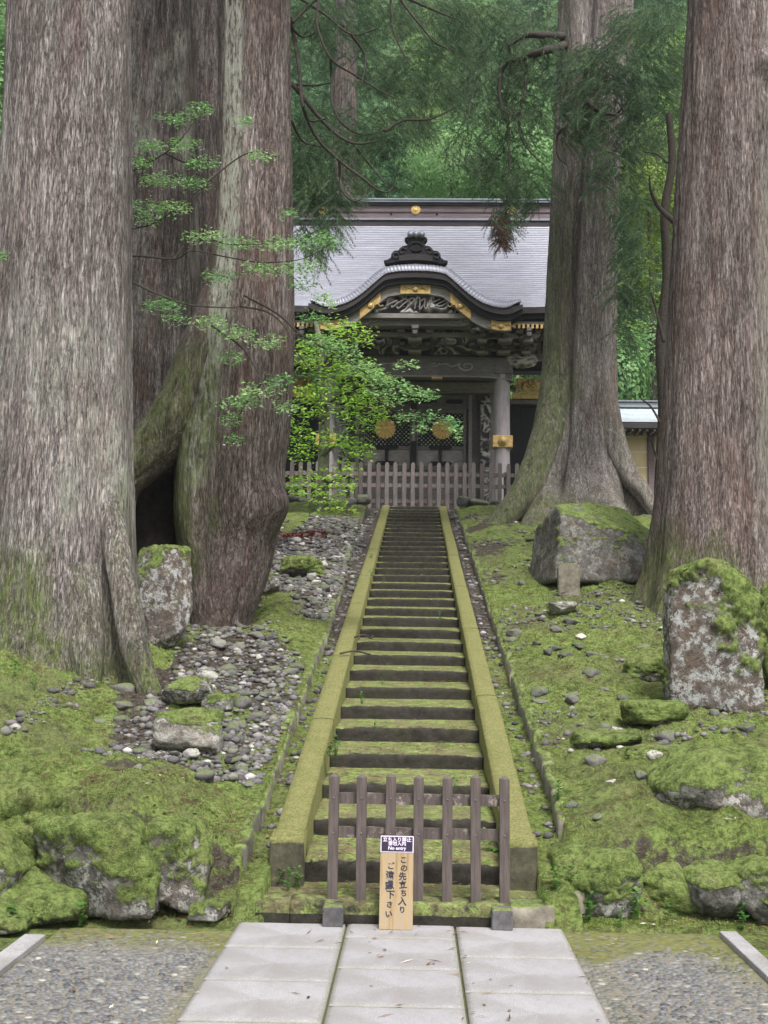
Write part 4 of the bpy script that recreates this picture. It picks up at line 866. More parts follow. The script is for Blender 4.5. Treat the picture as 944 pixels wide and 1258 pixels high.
def near_cedar(ells, Y, dens, seed, L=.32, w=.0042, out=None):
    r_ = np.random.default_rng(seed); O = []
    for cx, cy, rx, ry, wt in ells:
        n = int(rx*ry*dens*wt/100); a = r_.random(n)*6.28; q = np.sqrt(r_.random(n))
        for aa, qq in zip(a, q): O.append(at(cx+rx*qq*math.cos(aa), cy+ry*qq*math.sin(aa), Y+r_.normal()*.5))
    O = np.array(O); a = r_.random(len(O))*6.28
    # shoots of one clump hang the same way
    base = fbm(O[:, 0]*1.4, O[:, 1]*.5, O[:, 2]*1.4, seed, 2)*7
    D = np.stack([np.cos(base+.5*np.cos(a)), .5*np.sin(a), -.45+.35*np.sin(a*3)], -1)
    return sprays(O, D, L*r_.uniform(.6, 1.2, len(O)), 9, 5, w, seed, .35, .55)
E2 = [(388, 250, 32, 60, 1.2), (400, 215, 40, 40, .9), (375, 190, 22, 60, .8), (385, 30, 40, 40, .8), (440, 20, 60, 26, .9), (520, 12, 60, 22, 1.0), (500, 90, 22, 34, 1.3), (540, 60, 30, 30, .9), (480, 150, 45, 24, .7), (410, 150, 35, 30, .6), (440, 175, 45, 14, 1.2), (505, 155, 35, 14, 1.1), (390, 300, 22, 18, .8), (560, 25, 30, 30, .9), (530, 110, 30, 18, .9), (450, 85, 40, 25, .5)]
V, F = near_cedar(E2, 17.6, 15, 401); link('foliage', mesh_np('foliage', V, F, [M['cedar']], smooth=False), T2)
# boughs of the broad right cedar
mb = MB()
def c2(*p): return [(360+x/1.616, y/1.616) for x, y in p]
for b, r0, r1 in ((c2((535, 72), (500, 70), (460, 72), (430, 90)), .09, .03), (c2((540, 90), (510, 98), (465, 112), (425, 122)), .10, .05), (c2((425, 122), (412, 150), (411, 195), (425, 225), (440, 215)), .05, .02), (c2((460, 105), (463, 150), (455, 210), (430, 245)), .04, .015), (c2((425, 200), (428, 270), (430, 330), (425, 390), (422, 455)), .03, .015), (c2((430, 90), (432, 130), (425, 175)), .03, .01), (c2((455, 200), (450, 260), (470, 300), (500, 328)), .03, .01),
               (c2((575, 170), (590, 205), (610, 222), (640, 228)), .07, .03), (c2((640, 228), (655, 215)), .03, .01), (c2((600, 218), (615, 240), (640, 235)), .03, .015), (c2((560, 170), (545, 240), (525, 270), (527, 310), (545, 328)), .04, .015), (c2((580, 350), (605, 352)), .03, .01)):
    br(b, 22.3, r0, r1, .1, T5) if b[0][0] < 680 else link('branch', mesh_np('branch', *[q_ if i_ == 0 else [q_] for i_, q_ in enumerate(tube_np(catmull([at(p_[0], p_[1], 25.0 if n_ == 0 else 22.3) for n_, p_ in enumerate(b)], 7), np.linspace(r0, r1, 7*(len(b)-1)+1), 7))], [M['twig']]), T5)
E5 = [(720, 105, 42, 45, 1.1), (735, 75, 38, 30, 1.0), (700, 150, 20, 30, .9), (762, 150, 30, 60, .8), (742, 200, 22, 60, .5), (790, 70, 50, 50, .9), (800, 130, 30, 60, .8), (775, 265, 24, 55, .9), (778, 340, 24, 50, .9), (765, 400, 14, 30, .6), (620, 215, 26, 30, .9), (640, 140, 30, 40, .9), (650, 60, 34, 40, .9), (590, 100, 40, 50, .9), (655, 230, 20, 30, .7), (585, 180, 40, 30, .7), (600, 30, 50, 30, .9), (618, 262, 16, 18, 1.2), (800, 20, 50, 20, 1)]
V, F = near_cedar(E5, 22.8, 15, 402, .42, .006); link('foliage', mesh_np('foliage', V, F, [M['cedar']], smooth=False), T5)
V, F = near_cedar([(615, 290, 6, 12, 4.0), (612, 272, 9, 10, 2)], 22.8, 40, 403, .24, .005); link('dead_foliage', mesh_np('dead_foliage', V, F, [M['dead']], smooth=False), T5)
# ---- leafy trees
def layered(pads, Y, n_per, size, seed, thick=.05, depth=.45):
    r_ = np.random.default_rng(seed); C = []; N = []; tn = []
    for cx, cy, rx, ry, sl in pads:
        n = int(rx*ry*n_per/100); th = r_.random(n)*6.28; q = r_.random(n)**.6; tone = .5+r_.uniform(-.3, .35)
        u = q*np.cos(th); v = q*np.sin(th); edge = .35*fbm(np.cos(th)*2+cx, np.sin(th)*2+cy, 0, seed, 2)
        c = np.array([at(cx+rx*a_*(1+e)+0, cy+ry*b_*(1+e)+sl*a_*rx, Y+depth*r_.normal()*.5) for a_, b_, e in zip(u, v, edge)])
        # gather the leaves into flat tiers
        tier = .09*Y/13; c[:, 2] = np.round((c[:, 2]+.3*c[:, 0]*0)/tier+.25*vn(c[:, 0]*3, c[:, 1]*3, 0, seed))*tier+r_.normal(size=n)*thick*.25-.10*(np.abs(u))*sl
        C.append(c); N.append(np.tile([0, -.25, 1.0], (n, 1))); tn.append(np.full(n, tone))
    return leaves(np.vstack(C), np.vstack(N), size, seed+1, np.concatenate(tn))
mt = thing('maple_tree', 'slender young maple with bright yellow green leaves beside the stair head', 'tree', (0, 0, 0))
MYD = 26.3; xm = at(397, 600, MYD)
mbt = MB(); Pm = catmull([(xm[0]-.02, MYD, ground_z(xm[0], MYD)-.2), tuple(at(397, 600, MYD)), tuple(at(399, 500, MYD)), tuple(at(394, 430, MYD)), tuple(at(388, 395, MYD))], 8); mbt.tube(Pm, np.linspace(.17, .05, len(Pm)), 12); mbt.build('trunk', M['pale_bark'], mt, smooth=True)
mb = MB()
for b in ([(397, 560), (430, 535), (470, 540)], [(398, 500), (430, 480), (480, 470)], [(396, 450), (420, 415), (455, 420)], [(397, 600), (420, 585), (440, 590)], [(398, 520), (370, 500), (350, 505)], [(394, 430), (365, 410), (345, 420)]): br(b, MYD-.2, .035, .01, .2, mt)
pads = [(430, 407, 34, 15, .25), (395, 425, 30, 14, .1), (372, 440, 22, 12, 0), (400, 455, 36, 13, .1), (442, 455, 40, 16, .2), (415, 478, 42, 13, .1), (380, 485, 34, 13, 0), (448, 492, 34, 13, .25), (400, 505, 44, 11, .05), (445, 516, 26, 12, .2), (385, 540, 40, 13, 0), (425, 545, 30, 14, .15), (360, 520, 22, 9, 0), (440, 553, 22, 9, .15), (372, 558, 22, 9, 0), (380, 588, 32, 10, 0), (415, 594, 28, 12, .1), (395, 608, 36, 10, .05), (410, 622, 28, 8, .1), (360, 600, 14, 9, 0), (468, 510, 14, 8, .2), (428, 575, 22, 8, 0)]
V, F, tn = layered(pads, MYD-.2, 52, .125, 501, .04, .7); link('foliage', mesh_np('foliage', V, F, [M['maple']], {'tone': tn}, smooth=False), mt)
ft = thing('flowering_tree', 'thin branched tree with small white blossoms reaching out from behind the massive left trunk', 'tree', (0, 0, 0))
xf = at(105, 700, 12.75); mb = MB(); Pf = catmull([(xf[0], 12.75, ground_z(xf[0], 12.75)-.2), tuple(at(110, 600, 12.75)), tuple(at(118, 450, 12.75)), tuple(at(112, 300, 12.75)), tuple(at(118, 100, 12.75))], 8); mb.tube(Pf, np.linspace(.07, .025, len(Pf)), 10); mb.build('trunk', M['twig'], ft, smooth=True)
mb = MB()
FB = [[(112, 240), (158, 213), (203, 188), (229, 163), (249, 130)], [(114, 300), (158, 282), (190, 274), (240, 240), (262, 222)], [(116, 330), (158, 315), (214, 318), (236, 308), (275, 315), (320, 322), (372, 318), (412, 296)], [(116, 345), (158, 346), (186, 358), (231, 374), (280, 378), (295, 376), (300, 362)], [(295, 376), (330, 384), (352, 404), (364, 430), (385, 460)], [(300, 363), (340, 385), (372, 412), (420, 440), (470, 470), (510, 482), (540, 484)],
      [(455, 478), (475, 500), (500, 508), (530, 512), (560, 520)], [(260, 400), (300, 430), (322, 470), (330, 492)], [(214, 318), (240, 290), (280, 300), (330, 300)], [(203, 188), (230, 200), (258, 196)], [(236, 240), (300, 190), (340, 192)], [(420, 440), (450, 452), (478, 447), (505, 445)], [(322, 470), (300, 500), (285, 540)]]
for b in FB: br(b, 12.75, .012, .004, .12, ft)
pads = [(245, 135, 20, 9, 0), (215, 145, 22, 7, 0), (185, 180, 22, 7, 0), (225, 178, 24, 8, 0), (175, 200, 16, 7, 0), (300, 150, 14, 6, 0), (320, 192, 22, 6, 0), (250, 200, 24, 7, 0), (200, 222, 34, 8, 0), (240, 225, 22, 6, 0), (180, 262, 24, 14, 0), (215, 255, 24, 8, 0), (250, 290, 28, 7, 0), (290, 300, 30, 8, 0), (345, 300, 28, 8, 0), (385, 296, 28, 9, -.1), (410, 300, 14, 8, 0), (330, 330, 34, 7, 0), (375, 330, 26, 8, 0), (372, 350, 20, 8, 0), (200, 375, 26, 9, 0), (215, 390, 18, 6, 0), (260, 395, 24, 8, 0), (290, 410, 24, 8, 0), (330, 420, 24, 7, 0), (285, 440, 18, 7, 0), (320, 480, 30, 8, 0), (295, 495, 26, 8, 0), (285, 515, 18, 7, 0), (288, 540, 14, 6, 0), (345, 468, 20, 7, 0), (350, 500, 18, 6, 0), (270, 340, 26, 6, 0),
        (420, 430, 26, 9, .2), (450, 455, 30, 9, .2), (480, 470, 32, 9, .2), (510, 482, 26, 7, .1), (470, 485, 26, 8, .2), (500, 447, 20, 4, 0), (528, 485, 12, 5, 0), (495, 512, 16, 5, 0), (530, 512, 24, 6, 0), (555, 520, 16, 7, .2), (520, 525, 14, 5, 0), (395, 420, 26, 10, .1), (560, 530, 8, 6, .3), (352, 262, 12, 6, 0), (400, 368, 16, 8, .3), (388, 392, 22, 8, .2)]
V, F, tn = layered(pads, 12.75, 80, .058, 502, .03, .35); link('foliage', mesh_np('foliage', V, F, [M['leaf']], {'tone': tn}, smooth=False), ft)
V, F, tn = layered([(a, b+4, c_, d, e) for a, b, c_, d, e in pads[:33]], 12.68, 6.5, .030, 503, .03, .3); link('blossom', mesh_np('blossom', V, F, [M['petal']], {'tone': tn}, smooth=False), ft)
V, F, tn = layered([(4, 316, 10, 4, 0), (-8, 318, 12, 4, 0)], 9.5, 90, .045, 504, .02, .1); st = thing('leafy_twig', 'tiny sprig of green leaves poking in at the left edge before the massive trunk', 'sprig', (0, 0, 0)); link('foliage', mesh_np('foliage', V, F, [M['leaf']], {'tone': tn}, smooth=False), st)
mb = MB(); tube_px(mb, [(-40, 322), (-15, 320), (8, 316)], 9.5, .006, .003, .0); mb.build('stem', M['twig'], st)
# thin crooked tree beside the right edge cedar
ct = thing('crooked_tree', 'thin dark crooked tree hugging the left side of the right edge cedar', 'tree', (0, 0, 0)); mb = MB(); Yc = 18.5
xc = at(812, 640, Yc); Pc = catmull([(xc[0], Yc, ground_z(xc[0], Yc)-.2)]+[tuple(at(a, b, Yc)) for a, b in ((812, 600), (816, 500), (812, 420), (820, 340), (817, 260), (826, 200), (822, 140))], 7); mb.tube(Pc, np.linspace(.10, .05, len(Pc))*1.1, 10); mb.build('trunk', M['twig'], ct, smooth=True)
mb = MB()
for b, r0 in (([(828, 272), (810, 255), (800, 235), (798, 215)], .05), ([(816, 420), (806, 380), (800, 360)], .03), ([(812, 520), (800, 500), (788, 490)], .02), ([(820, 200), (808, 190), (790, 186)], .02), ([(818, 600), (806, 560), (800, 540)], .02)): br(b, Yc-.3, r0, .01, .1, ct)
V, F, tn = layered([(795, 330, 24, 14, 0), (800, 370, 20, 14, 0), (790, 350, 20, 10, 0), (785, 398, 20, 6, 0), (800, 300, 16, 10, 0)], Yc+4, 40, .10, 505, .05, .6); link('foliage', mesh_np('foliage', V, F, [M['yleaf']], {'tone': tn}, smooth=False), ct)
def bush(label, px, py, Y, rx, ry, n, size, seed, mat='leaf', zg=None):
    r_ = np.random.default_rng(seed); c = at(px, py, Y); R = np.array([rx, rx, ry])
    D = r_.normal(size=(n, 3)); D /= np.linalg.norm(D, axis=1)[:, None]; q = r_.random(n)**.35; bl = 1+.35*fbm(D[:, 0]*1.8, D[:, 1]*1.8, D[:, 2]*1.8, seed, 3)
    C = c+D*R*(q*bl)[:, None]; V, F, tn = leaves(C, D+[0, 0, .5], size, seed, .5+.3*fbm(C[:, 0]*1.5, C[:, 1]*1.5, C[:, 2]*1.5, seed, 2))
    b = thing('broadleaf_tree', label, 'tree', (0, 0, 0)); link('foliage', mesh_np('foliage', V, F, [M[mat]], {'tone': tn}, smooth=False), b)
    z0 = ground_z(c[0], Y)-.3; mb = MB(); P = catmull([(c[0], Y, z0), (c[0]+.1, Y, (z0+c[2])/2), tuple(c)], 5); mb.tube(P, np.linspace(.16, .06, len(P)), 10); mb.build('trunk', M['twig'], b, smooth=True)
bush('fresh green leafy bush rising over the tiled wall right of the broad cedar', 762, 462, 38.5, 1.0, 1.9, 2600, .22, 601, 'leaf')
bush('yellow green broadleaf tree glowing between the two right cedars', 797, 240, 42, 1.9, 2.0, 3600, .17, 602, 'yleaf')
bush('dark green broadleaf tree above the right wall roof', 806, 440, 43, 1.8, 2.2, 5000, .17, 603, 'leaf')
bush('rounded green tree just behind the left end of the gate ridge', 555, 222, 47, 3.2, 2.0, 9000, .17, 604, 'leaf')
bush('light green broadleaf tree behind the middle of the gate ridge', 470, 215, 50, 2.6, 2.6, 8000, .18, 605, 'leaf')
bush('green broadleaf tree at the far left edge behind the massive trunk', -6, 150, 34, 1.2, 4.2, 2600, .24, 606, 'leaf')
bush('bushy green tree rising behind the right end of the gate roof', 640, 200, 46, 2.4, 3.0, 8000, .17, 607, 'leaf')
# ---- forest on the hill: a few crowns shared by many trees
def crown_mesh(seed, h=15, rad=2.7, n=900, leafy=False):
    r_ = np.random.default_rng(seed); k = r_.random(n)**.85; a = r_.random(n)*6.28
    shape = (1-k)**.7*(.55+.45*np.abs(np.sin(k*19+a*1.0)))+.08; rr = rad*shape*(.35+.65*r_.random(n)**.5)
    O = np.stack([np.cos(a)*rr, np.sin(a)*rr, 2.5+h*k-.12*rr], -1)
    if leafy: V, F, tn = leaves(O+r_.normal(size=O.shape)*.25, np.stack([np.cos(a)*.4, np.sin(a)*.4, 1+0*a], -1), .42, seed); return mesh_np('crown', V, F, [M['forest']], smooth=False)
    D = np.stack([np.cos(a), np.sin(a), -.15+.3*r_.random(n)], -1); V, F = sprays(O, D, r_.uniform(.7, 1.3, n), 7, 5, .030, seed, .35, .8)
    return mesh_np('crown', V, F, [M['forest']], smooth=False)
crowns = [crown_mesh(701, 15, 2.7), crown_mesh(702, 17, 2.5, 1000), crown_mesh(703, 13, 3.0), crown_mesh(704, 11, 3.4, 1000)]
tv, tf = tube_np(catmull([(0, 0, -1), (.05, 0, 6), (0, 0, 15)], 5), np.linspace(.34, .05, 11), 10)
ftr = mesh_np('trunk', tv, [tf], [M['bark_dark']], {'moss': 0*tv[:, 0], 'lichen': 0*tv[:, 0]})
row = 0; y = 47.0; cnt = 0
kinds = ('young green cedar in the forest on the hill behind the gate', 'tall narrow cedar in the forest on the hill behind the gate', 'full rounded cedar in the forest on the hill behind the gate', 'low wide cedar in the forest on the hill behind the gate')
while y < 118:
    x0 = -.42*y-2; x1 = .40*y+2; x = x0+rnd.random()*3
    while x < x1:
        if not (-.33*y < x < -.20*y):
            k = rnd.randrange(4); zone = 'at the foot of the hill' if y < 56 else ('half way up the hill' if y < 76 else 'high on the hill'); lb = kinds[k].replace('in the forest on the hill', 'in the forest '+zone); T = thing('forest_tree', lb, 'tree', (x+rnd.uniform(-.8, .8), y+rnd.uniform(-1.5, 1.5), 0), 'forest: '+lb)
            T.location.z = ground_z(T.location.x, T.location.y)-.3; T.rotation_euler = (0, 0, rnd.random()*6.28); s = rnd.uniform(.8, 1.2); T.scale = (s, s, s*rnd.uniform(.85, 1.2))
            link('trunk', ftr, T); link('crown', crowns[k], T); cnt += 1
        x += rnd.uniform(3.2, 4.6)*(1+.006*(y-47))
    y += 4.4+.03*(y-47); row += 1
# grey trunk seen through the boughs above the roof
TG, PG = tree('straight grey cedar trunk seen through hanging boughs left above the gate roof', 43, [(-200, 414, 436), (0, 412, 437), (300, 408, 440)], 'bark_dark', 8, NA=60, dz=.2, ridge=.02); high_crown(PG, 43, TG, 320, 200, 3, 8)
# ================================================================== THE GATE
def wood(name, a, b, streak=(18, 18, 2), rough=.8):
    t = NT(name); v = t.co(streak); c = t.ramp(t.noise(1.6, 6, .7, v), [(.3, a), (.7, b)])
    c = t.mix(t.ramp(t.noise(1.3, 4, .6), [(.4, 0.0), (.7, .4)]), c, tuple(x*.6 for x in a)); M[name] = t.done(c, rough, t.bump(t.noise(3, 5, .7, v), .4, .01), spec=.2); return M[name]
wood('wood_dark', (.09, .082, .08), (.21, .195, .19), (3, 18, 18)); wood('wood_mid', (.17, .155, .15), (.36, .335, .325), (3, 18, 18)); wood('column_wood', (.24, .22, .22), (.42, .39, .40), (14, 14, 1.5))
wood('black_lacquer', (.012, .012, .014), (.03, .03, .034)); wood('eave_dark', (.04, .034, .036), (.075, .065, .07), (2, 14, 14)); wood('ridge_wood', (.13, .10, .105), (.24, .19, .20), (2, 20, 20))
t = NT('gold'); M['gold'] = t.done(t.ramp(t.noise(9, 5, .7), [(.3, (.34, .22, .07)), (.7, (.66, .48, .20))]), .5, t.bump(t.noise(45, 4, .6), .5, .02), metal=.45, spec=.5)
t = NT('crest_gold'); M['crest_gold'] = t.done((.85, .60, .24), .5, metal=.25, spec=.5)
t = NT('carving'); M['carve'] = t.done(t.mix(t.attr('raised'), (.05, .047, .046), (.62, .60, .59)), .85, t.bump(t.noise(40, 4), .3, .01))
def roofmat(name, a, b):
    t = NT(name); c = t.ramp(t.noise(2.2, 6, .7, t.co((.5, 2.2, 2.2))), [(.3, a), (.7, b)]); c = t.mix(1, c, t.ramp(t.noise(24, 4, .7, t.co((1, .3, .3))), [(.3, .82), (.7, 1.08)]), 'MULTIPLY')
    M[name] = t.done(c, .42, t.bump(t.noise(30, 4, .7, t.co((1, .4, .4))), .2, .01), metal=.25, spec=.5)
roofmat('roof', (.205, .215, .25), (.30, .31, .365)); roofmat('roof_low', (.20, .25, .27), (.34, .38, .42))
t = NT('weathered_picket'); r = t.rand(); c = t.ramp(t.noise(1.2, 6, .7, t.co((30, 30, 3))), [(.3, (.10, .084, .08)), (.7, (.235, .205, .20))]); c = t.mix(1, c, t.ramp(r, [(0, (.65, .6, .6)), (.5, (1, 1, 1)), (1, (1.15, 1.15, 1.2))]), 'MULTIPLY')
c = t.mix(t.ramp(t.noise(9, 5, .7, t.co((1, 1, .3))), [(.56, 0.0), (.66, .7)]), c, (.2, .11, .065)); M['picket'] = t.done(c, .85, t.bump(t.noise(2, 5, .7, t.co((60, 60, 4))), .4, .004), spec=.2)
t = NT('brown_picket'); c = t.ramp(t.noise(1.2, 6, .7, t.co((40, 40, 4))), [(.3, (.062, .050, .045)), (.7, (.15, .124, .114))]); c = t.mix(t.math('MULTIPLY', t.ramp(t.noise(18, 5, .7), [(.54, 0.0), (.64, .8)]), t.attr('worn')), c, (.40, .34, .31)); M['picket_dark'] = t.done(c, .8, t.bump(t.noise(2, 5, .7, t.co((80, 80, 6))), .5, .003), spec=.25)
XC = at(511, 330, 31)[0]; GY = 32.5; GZ = 5.0
def L(px, py, Y): p = at(px, py, Y); return (p[0]-XC, p[1]-GY, p[2]-GZ)
def lx(px, py, Y): return L(px, py, Y)[0]
def lz(py, Y, px=511): return L(px, py, Y)[2]
gate = thing('temple_gate', 'ornate dark wooden temple gate with curved gable and grey shingled roof', 'gate', (XC, GY, GZ))
G = gate
# base
MB().bx(-3.4, 3.4, -1.0, 5.0, -.4, .16).build('base', M['edging_stone'], G)
# columns
cxr = (lx(617, 540, GY)-lx(405, 540, GY))/2*.0+lx(617, 540, GY); ztop = lz(455, GY)
colm = MB(); colm.lathe((0, 0, 0), [(.23, 0), (.225, .1), (.222, ztop*.5), (.21, ztop-.1), (.19, ztop)], 'z', 28); cme = colm.mesh('column', M['column_wood'], True)
band = MB(); zb0, zb1 = lz(549, GY-.2), lz(534, GY-.2)
for sx in (-1, 1):
    c = link('column', cme, G, (sx*cxr, 0, .15))
    b = MB(); b.box((0, 0, (zb0+zb1)/2-.15), (.56, .50, zb1-zb0)); b.build('band', M['gold'], c, bevel=.02)
    b = MB(); b.lathe((0, -.25, (zb0+zb1)/2-.15), [(.13, 0), (.13, -.03), (.10, -.06), (.085, -.06), (.06, -.11), (.001, -.13)], 'y', 20); b.build('boss', M['gold'], c, smooth=True)
    b = MB(); b.lathe((0, 0, 0), [(.34, -.05), (.34, .02), (.25, .12)], 'z', 24); b.build('footing', M['edging_stone'], c, smooth=True)
    for yy in (2.1, 4.2): c = link('column', cme, G, (sx*cxr*.98, yy, .15))
# helper for carved relief panels
def carved(name, x0, x1, z0, z1, y, seed, freq=3.0, amp=.07, parent=G, mask=None, nx=None):
    nx = nx or max(20, int((x1-x0)/.022)); nz = max(12, int((z1-z0)/.022)); U, W = np.meshgrid(np.linspace(x0, x1, nx), np.linspace(z0, z1, nz))
    wx = fbm(U*freq*.6, W*freq*.6, 0, seed+1, 3)*.9; wz = fbm(U*freq*.6, W*freq*.6, 3, seed+2, 3)*.9
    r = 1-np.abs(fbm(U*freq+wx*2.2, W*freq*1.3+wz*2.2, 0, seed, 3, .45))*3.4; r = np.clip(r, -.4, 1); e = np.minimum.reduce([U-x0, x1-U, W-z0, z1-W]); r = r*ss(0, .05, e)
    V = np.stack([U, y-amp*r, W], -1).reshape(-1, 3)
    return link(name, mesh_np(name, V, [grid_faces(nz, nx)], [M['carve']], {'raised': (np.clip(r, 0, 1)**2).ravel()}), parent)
def scroll(parent, cx, cz, y, s, flip, turns=1.4, r=.022, m='wood_mid'):
    t_ = np.linspace(0, turns*2*math.pi, 34); rr = s*(1-t_/(turns*2*math.pi)*.82); P = np.stack([cx+flip*rr*np.cos(t_+2.6), np.full_like(t_, y), cz+rr*.62*np.sin(t_+2.6)], -1)
    mb = MB(); mb.tube(P, np.linspace(r, r*.5, len(P)), 6); P2 = catmull([P[0], P[0]+[flip*s*-.9, 0, -s*.35], P[0]+[flip*s*-2.0, 0, -s*.05], P[0]+[flip*s*-2.9, 0, -s*.3]], 6); mb.tube(P2, np.linspace(r, .006, len(P2)), 6)
    return mb.build('scroll', M[m], parent, smooth=True)
KY = 30.7; yk = KY-GY
# lower rainbow beam
zt, zb = lz(438, GY-.3), lz(466, GY-.3); hw = cxr+.25
n = 30; X = np.linspace(-hw, hw, n); top = [(x, zt+.05*(1-(x/hw)**2)) for x in X]; bot = [(x, zb+.10*(1-abs(x/hw)**6)) for x in X]
lb = MB(); lb.strip(top, bot, -.20, .16); lower = lb.build('lower_beam', M['wood_dark'], G)
for sx in (-1, 1): scroll(lower, sx*1.45, (zt+zb)/2+.08, -.205, .23, sx, r=.034, m='column_wood'); scroll(lower, sx*.55, (zt+zb)/2+.12, -.205, .12, -sx, r=.024, m='column_wood')
MB().strip([(x, b[1]+.035) for (x, _), b in zip(top, bot)], [(x, b[1]-.002) for (x, _), b in zip(top, bot)], -.225, -.19).build('moulding', M['wood_mid'], lower)
for x in (-.75, .62): MB().box((x, -.10, zb+.075), (.3, .22, .05)).build('gold_plate', M['gold'], lower)
# upper beam
z3, z2 = lz(390.5, KY+.4), lz(404, KY+.4)
ub = MB(); n = 24; hw2 = 1.9; X = np.linspace(-hw2, hw2, n); ub.strip([(x, z3+.04*(1-(x/hw2)**2)) for x in X], [(x, z2+.07*(1-abs(x/hw2)**6)) for x in X], -1.45, -1.1); upper = ub.build('upper_beam', M['wood_dark'], G)
for sx in (-1, 1): scroll(upper, sx*1.35, (z3+z2)/2+.03, -1.455, .13, sx, r=.024, m='column_wood')
MB().bx(-2.75, 2.75, -.98, -.80, z2-.10, z2+.02).build('purlin', M['wood_mid'], G); MB().bx(-2.95, 2.95, -.36, -.1, lz(424, GY-.3)-.06, lz(424, GY-.3)+.06).build('purlin', M['wood_dark'], G)
# brackets
def bracket(x, y, z0, z1, parent, s=1.0):
    H = z1-z0; b = thing_part('bracket', parent, (x, y, z0))
    MB().box((0, 0, H*.14), (.34*s, .34*s, H*.20), taper=1.18).build('bearing_block', M['wood_mid'], b, bevel=.01)
    MB().box((0, 0, -.0+H*.02), (.24*s, .24*s, H*.12), taper=1.3).build('block_foot', M['wood_dark'], b)
    mb = MB(); mb.prism([(-.46*s, H*.62), (-.46*s, H*.46), (-.34*s, H*.32), (-.12*s, H*.26), (.12*s, H*.26), (.34*s, H*.32), (.46*s, H*.46), (.46*s, H*.62)], -.07, .07); mb.box((0, -.18*s, H*.44), (.13, .62*s, H*.26)); mb.build('bracket_arm', M['wood_dark'], b, bevel=.006)
    sm = MB().box((0, 0, 0), (.17*s, .18*s, H*.22), taper=1.22).mesh('cap_block', M['wood_mid'], bevel=.006)
    for xx, yy in ((-.39*s, 0), (0, 0), (.39*s, 0), (0, -.42*s)): link('cap_block', sm, b, (xx, yy, H*.76))
    return b
def thing_part(name, parent, loc): o = bpy.data.objects.new(name, None); COL.objects.link(o); o.parent = parent; o.location = loc; o.empty_display_size = .1; return o
zl = zt+.03; zm = lz(420, GY-.5); zm2 = lz(421, GY-1.05); zu = lz(404, GY-1.05)
for x in (-cxr, -.82*0, cxr, cxr-.62, -cxr+.62, cxr+.62, -cxr-.62):
    bracket(x, -.45, zl, zm+.03, G, .95 if abs(x) in (0, cxr) else .66); bracket(x, -1.05, zm2, zu+.02, G, 1.0 if abs(x) in (0, cxr) else .7)
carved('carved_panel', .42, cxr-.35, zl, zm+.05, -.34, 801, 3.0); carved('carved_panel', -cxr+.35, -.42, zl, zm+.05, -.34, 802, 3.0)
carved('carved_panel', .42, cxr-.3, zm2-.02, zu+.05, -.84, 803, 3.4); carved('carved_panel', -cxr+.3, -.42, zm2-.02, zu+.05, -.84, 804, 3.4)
MB().bx(-cxr-.2, cxr+.2, -.03, .10, zl-.2, z3+.4).build('back_boards', M['black_lacquer'], G)
for sx in (-1, 1):
    for (pxx, pyy, rr) in ((640, 443, .34),):
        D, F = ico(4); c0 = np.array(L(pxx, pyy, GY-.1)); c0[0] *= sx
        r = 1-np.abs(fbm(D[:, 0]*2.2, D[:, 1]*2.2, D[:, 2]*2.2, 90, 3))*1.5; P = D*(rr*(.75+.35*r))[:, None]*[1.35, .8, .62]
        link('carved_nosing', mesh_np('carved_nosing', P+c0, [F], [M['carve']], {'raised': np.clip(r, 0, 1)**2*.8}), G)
    P = []; c0 = np.array(L(642, 432, GY-.4)); c0[0] *= sx
    t_ = np.linspace(-2.4, 1.9, 16); mb = MB(); mb.tube(np.stack([c0[0]+sx*.17*np.cos(t_), c0[1]+0*t_, c0[2]+.17*np.sin(t_)], -1), .035, 6); mb.build('tusk_scroll', M['column_wood'], G, smooth=True)
    MB().box((sx*(cxr+.02), 0, ztop+.05), (.55, .5, .34), taper=.8).build('column_cap', M['wood_dark'], G, bevel=.02)
# ---- curved front gable
KY = 30.7
def kx(dx): return dx/sc(KY)*1.0
KP = [(0, 325), (20, 325.6), (40, 329), (50, 335), (60, 343.5), (75, 356), (89, 364.5), (102, 368.5), (112, 369.5), (123, 368.5), (134, 367.3)]
def kline(off=0, offe=None):
    pts = []
    for dx, py in KP: pts.append((kx(dx), lz(py, KY)))
    P = catmull([(x, 0, z) for x, z in pts], 6); X, Z = P[:, 0], P[:, 2]
    X = np.concatenate([-X[::-1], X[1:]]); Z = np.concatenate([Z[::-1], Z[1:]]); return X, Z
X, Z = kline(); T = np.stack([np.gradient(X), np.gradient(Z)], -1); T /= np.linalg.norm(T, axis=1)[:, None]; Nn = np.stack([-T[:, 1], T[:, 0]], -1)
kr = thing_part('curved_gable', G, (0, 0, 0))
def off(d): # shift perpendicular, tapering at the tips
    k = ss(0, .35, kx(134)-np.abs(X))*.25+.75; return X-Nn[:, 0]*d*k*.45, Z-(.45*Nn[:, 1]+.55)*d*k
yk = KY-GY
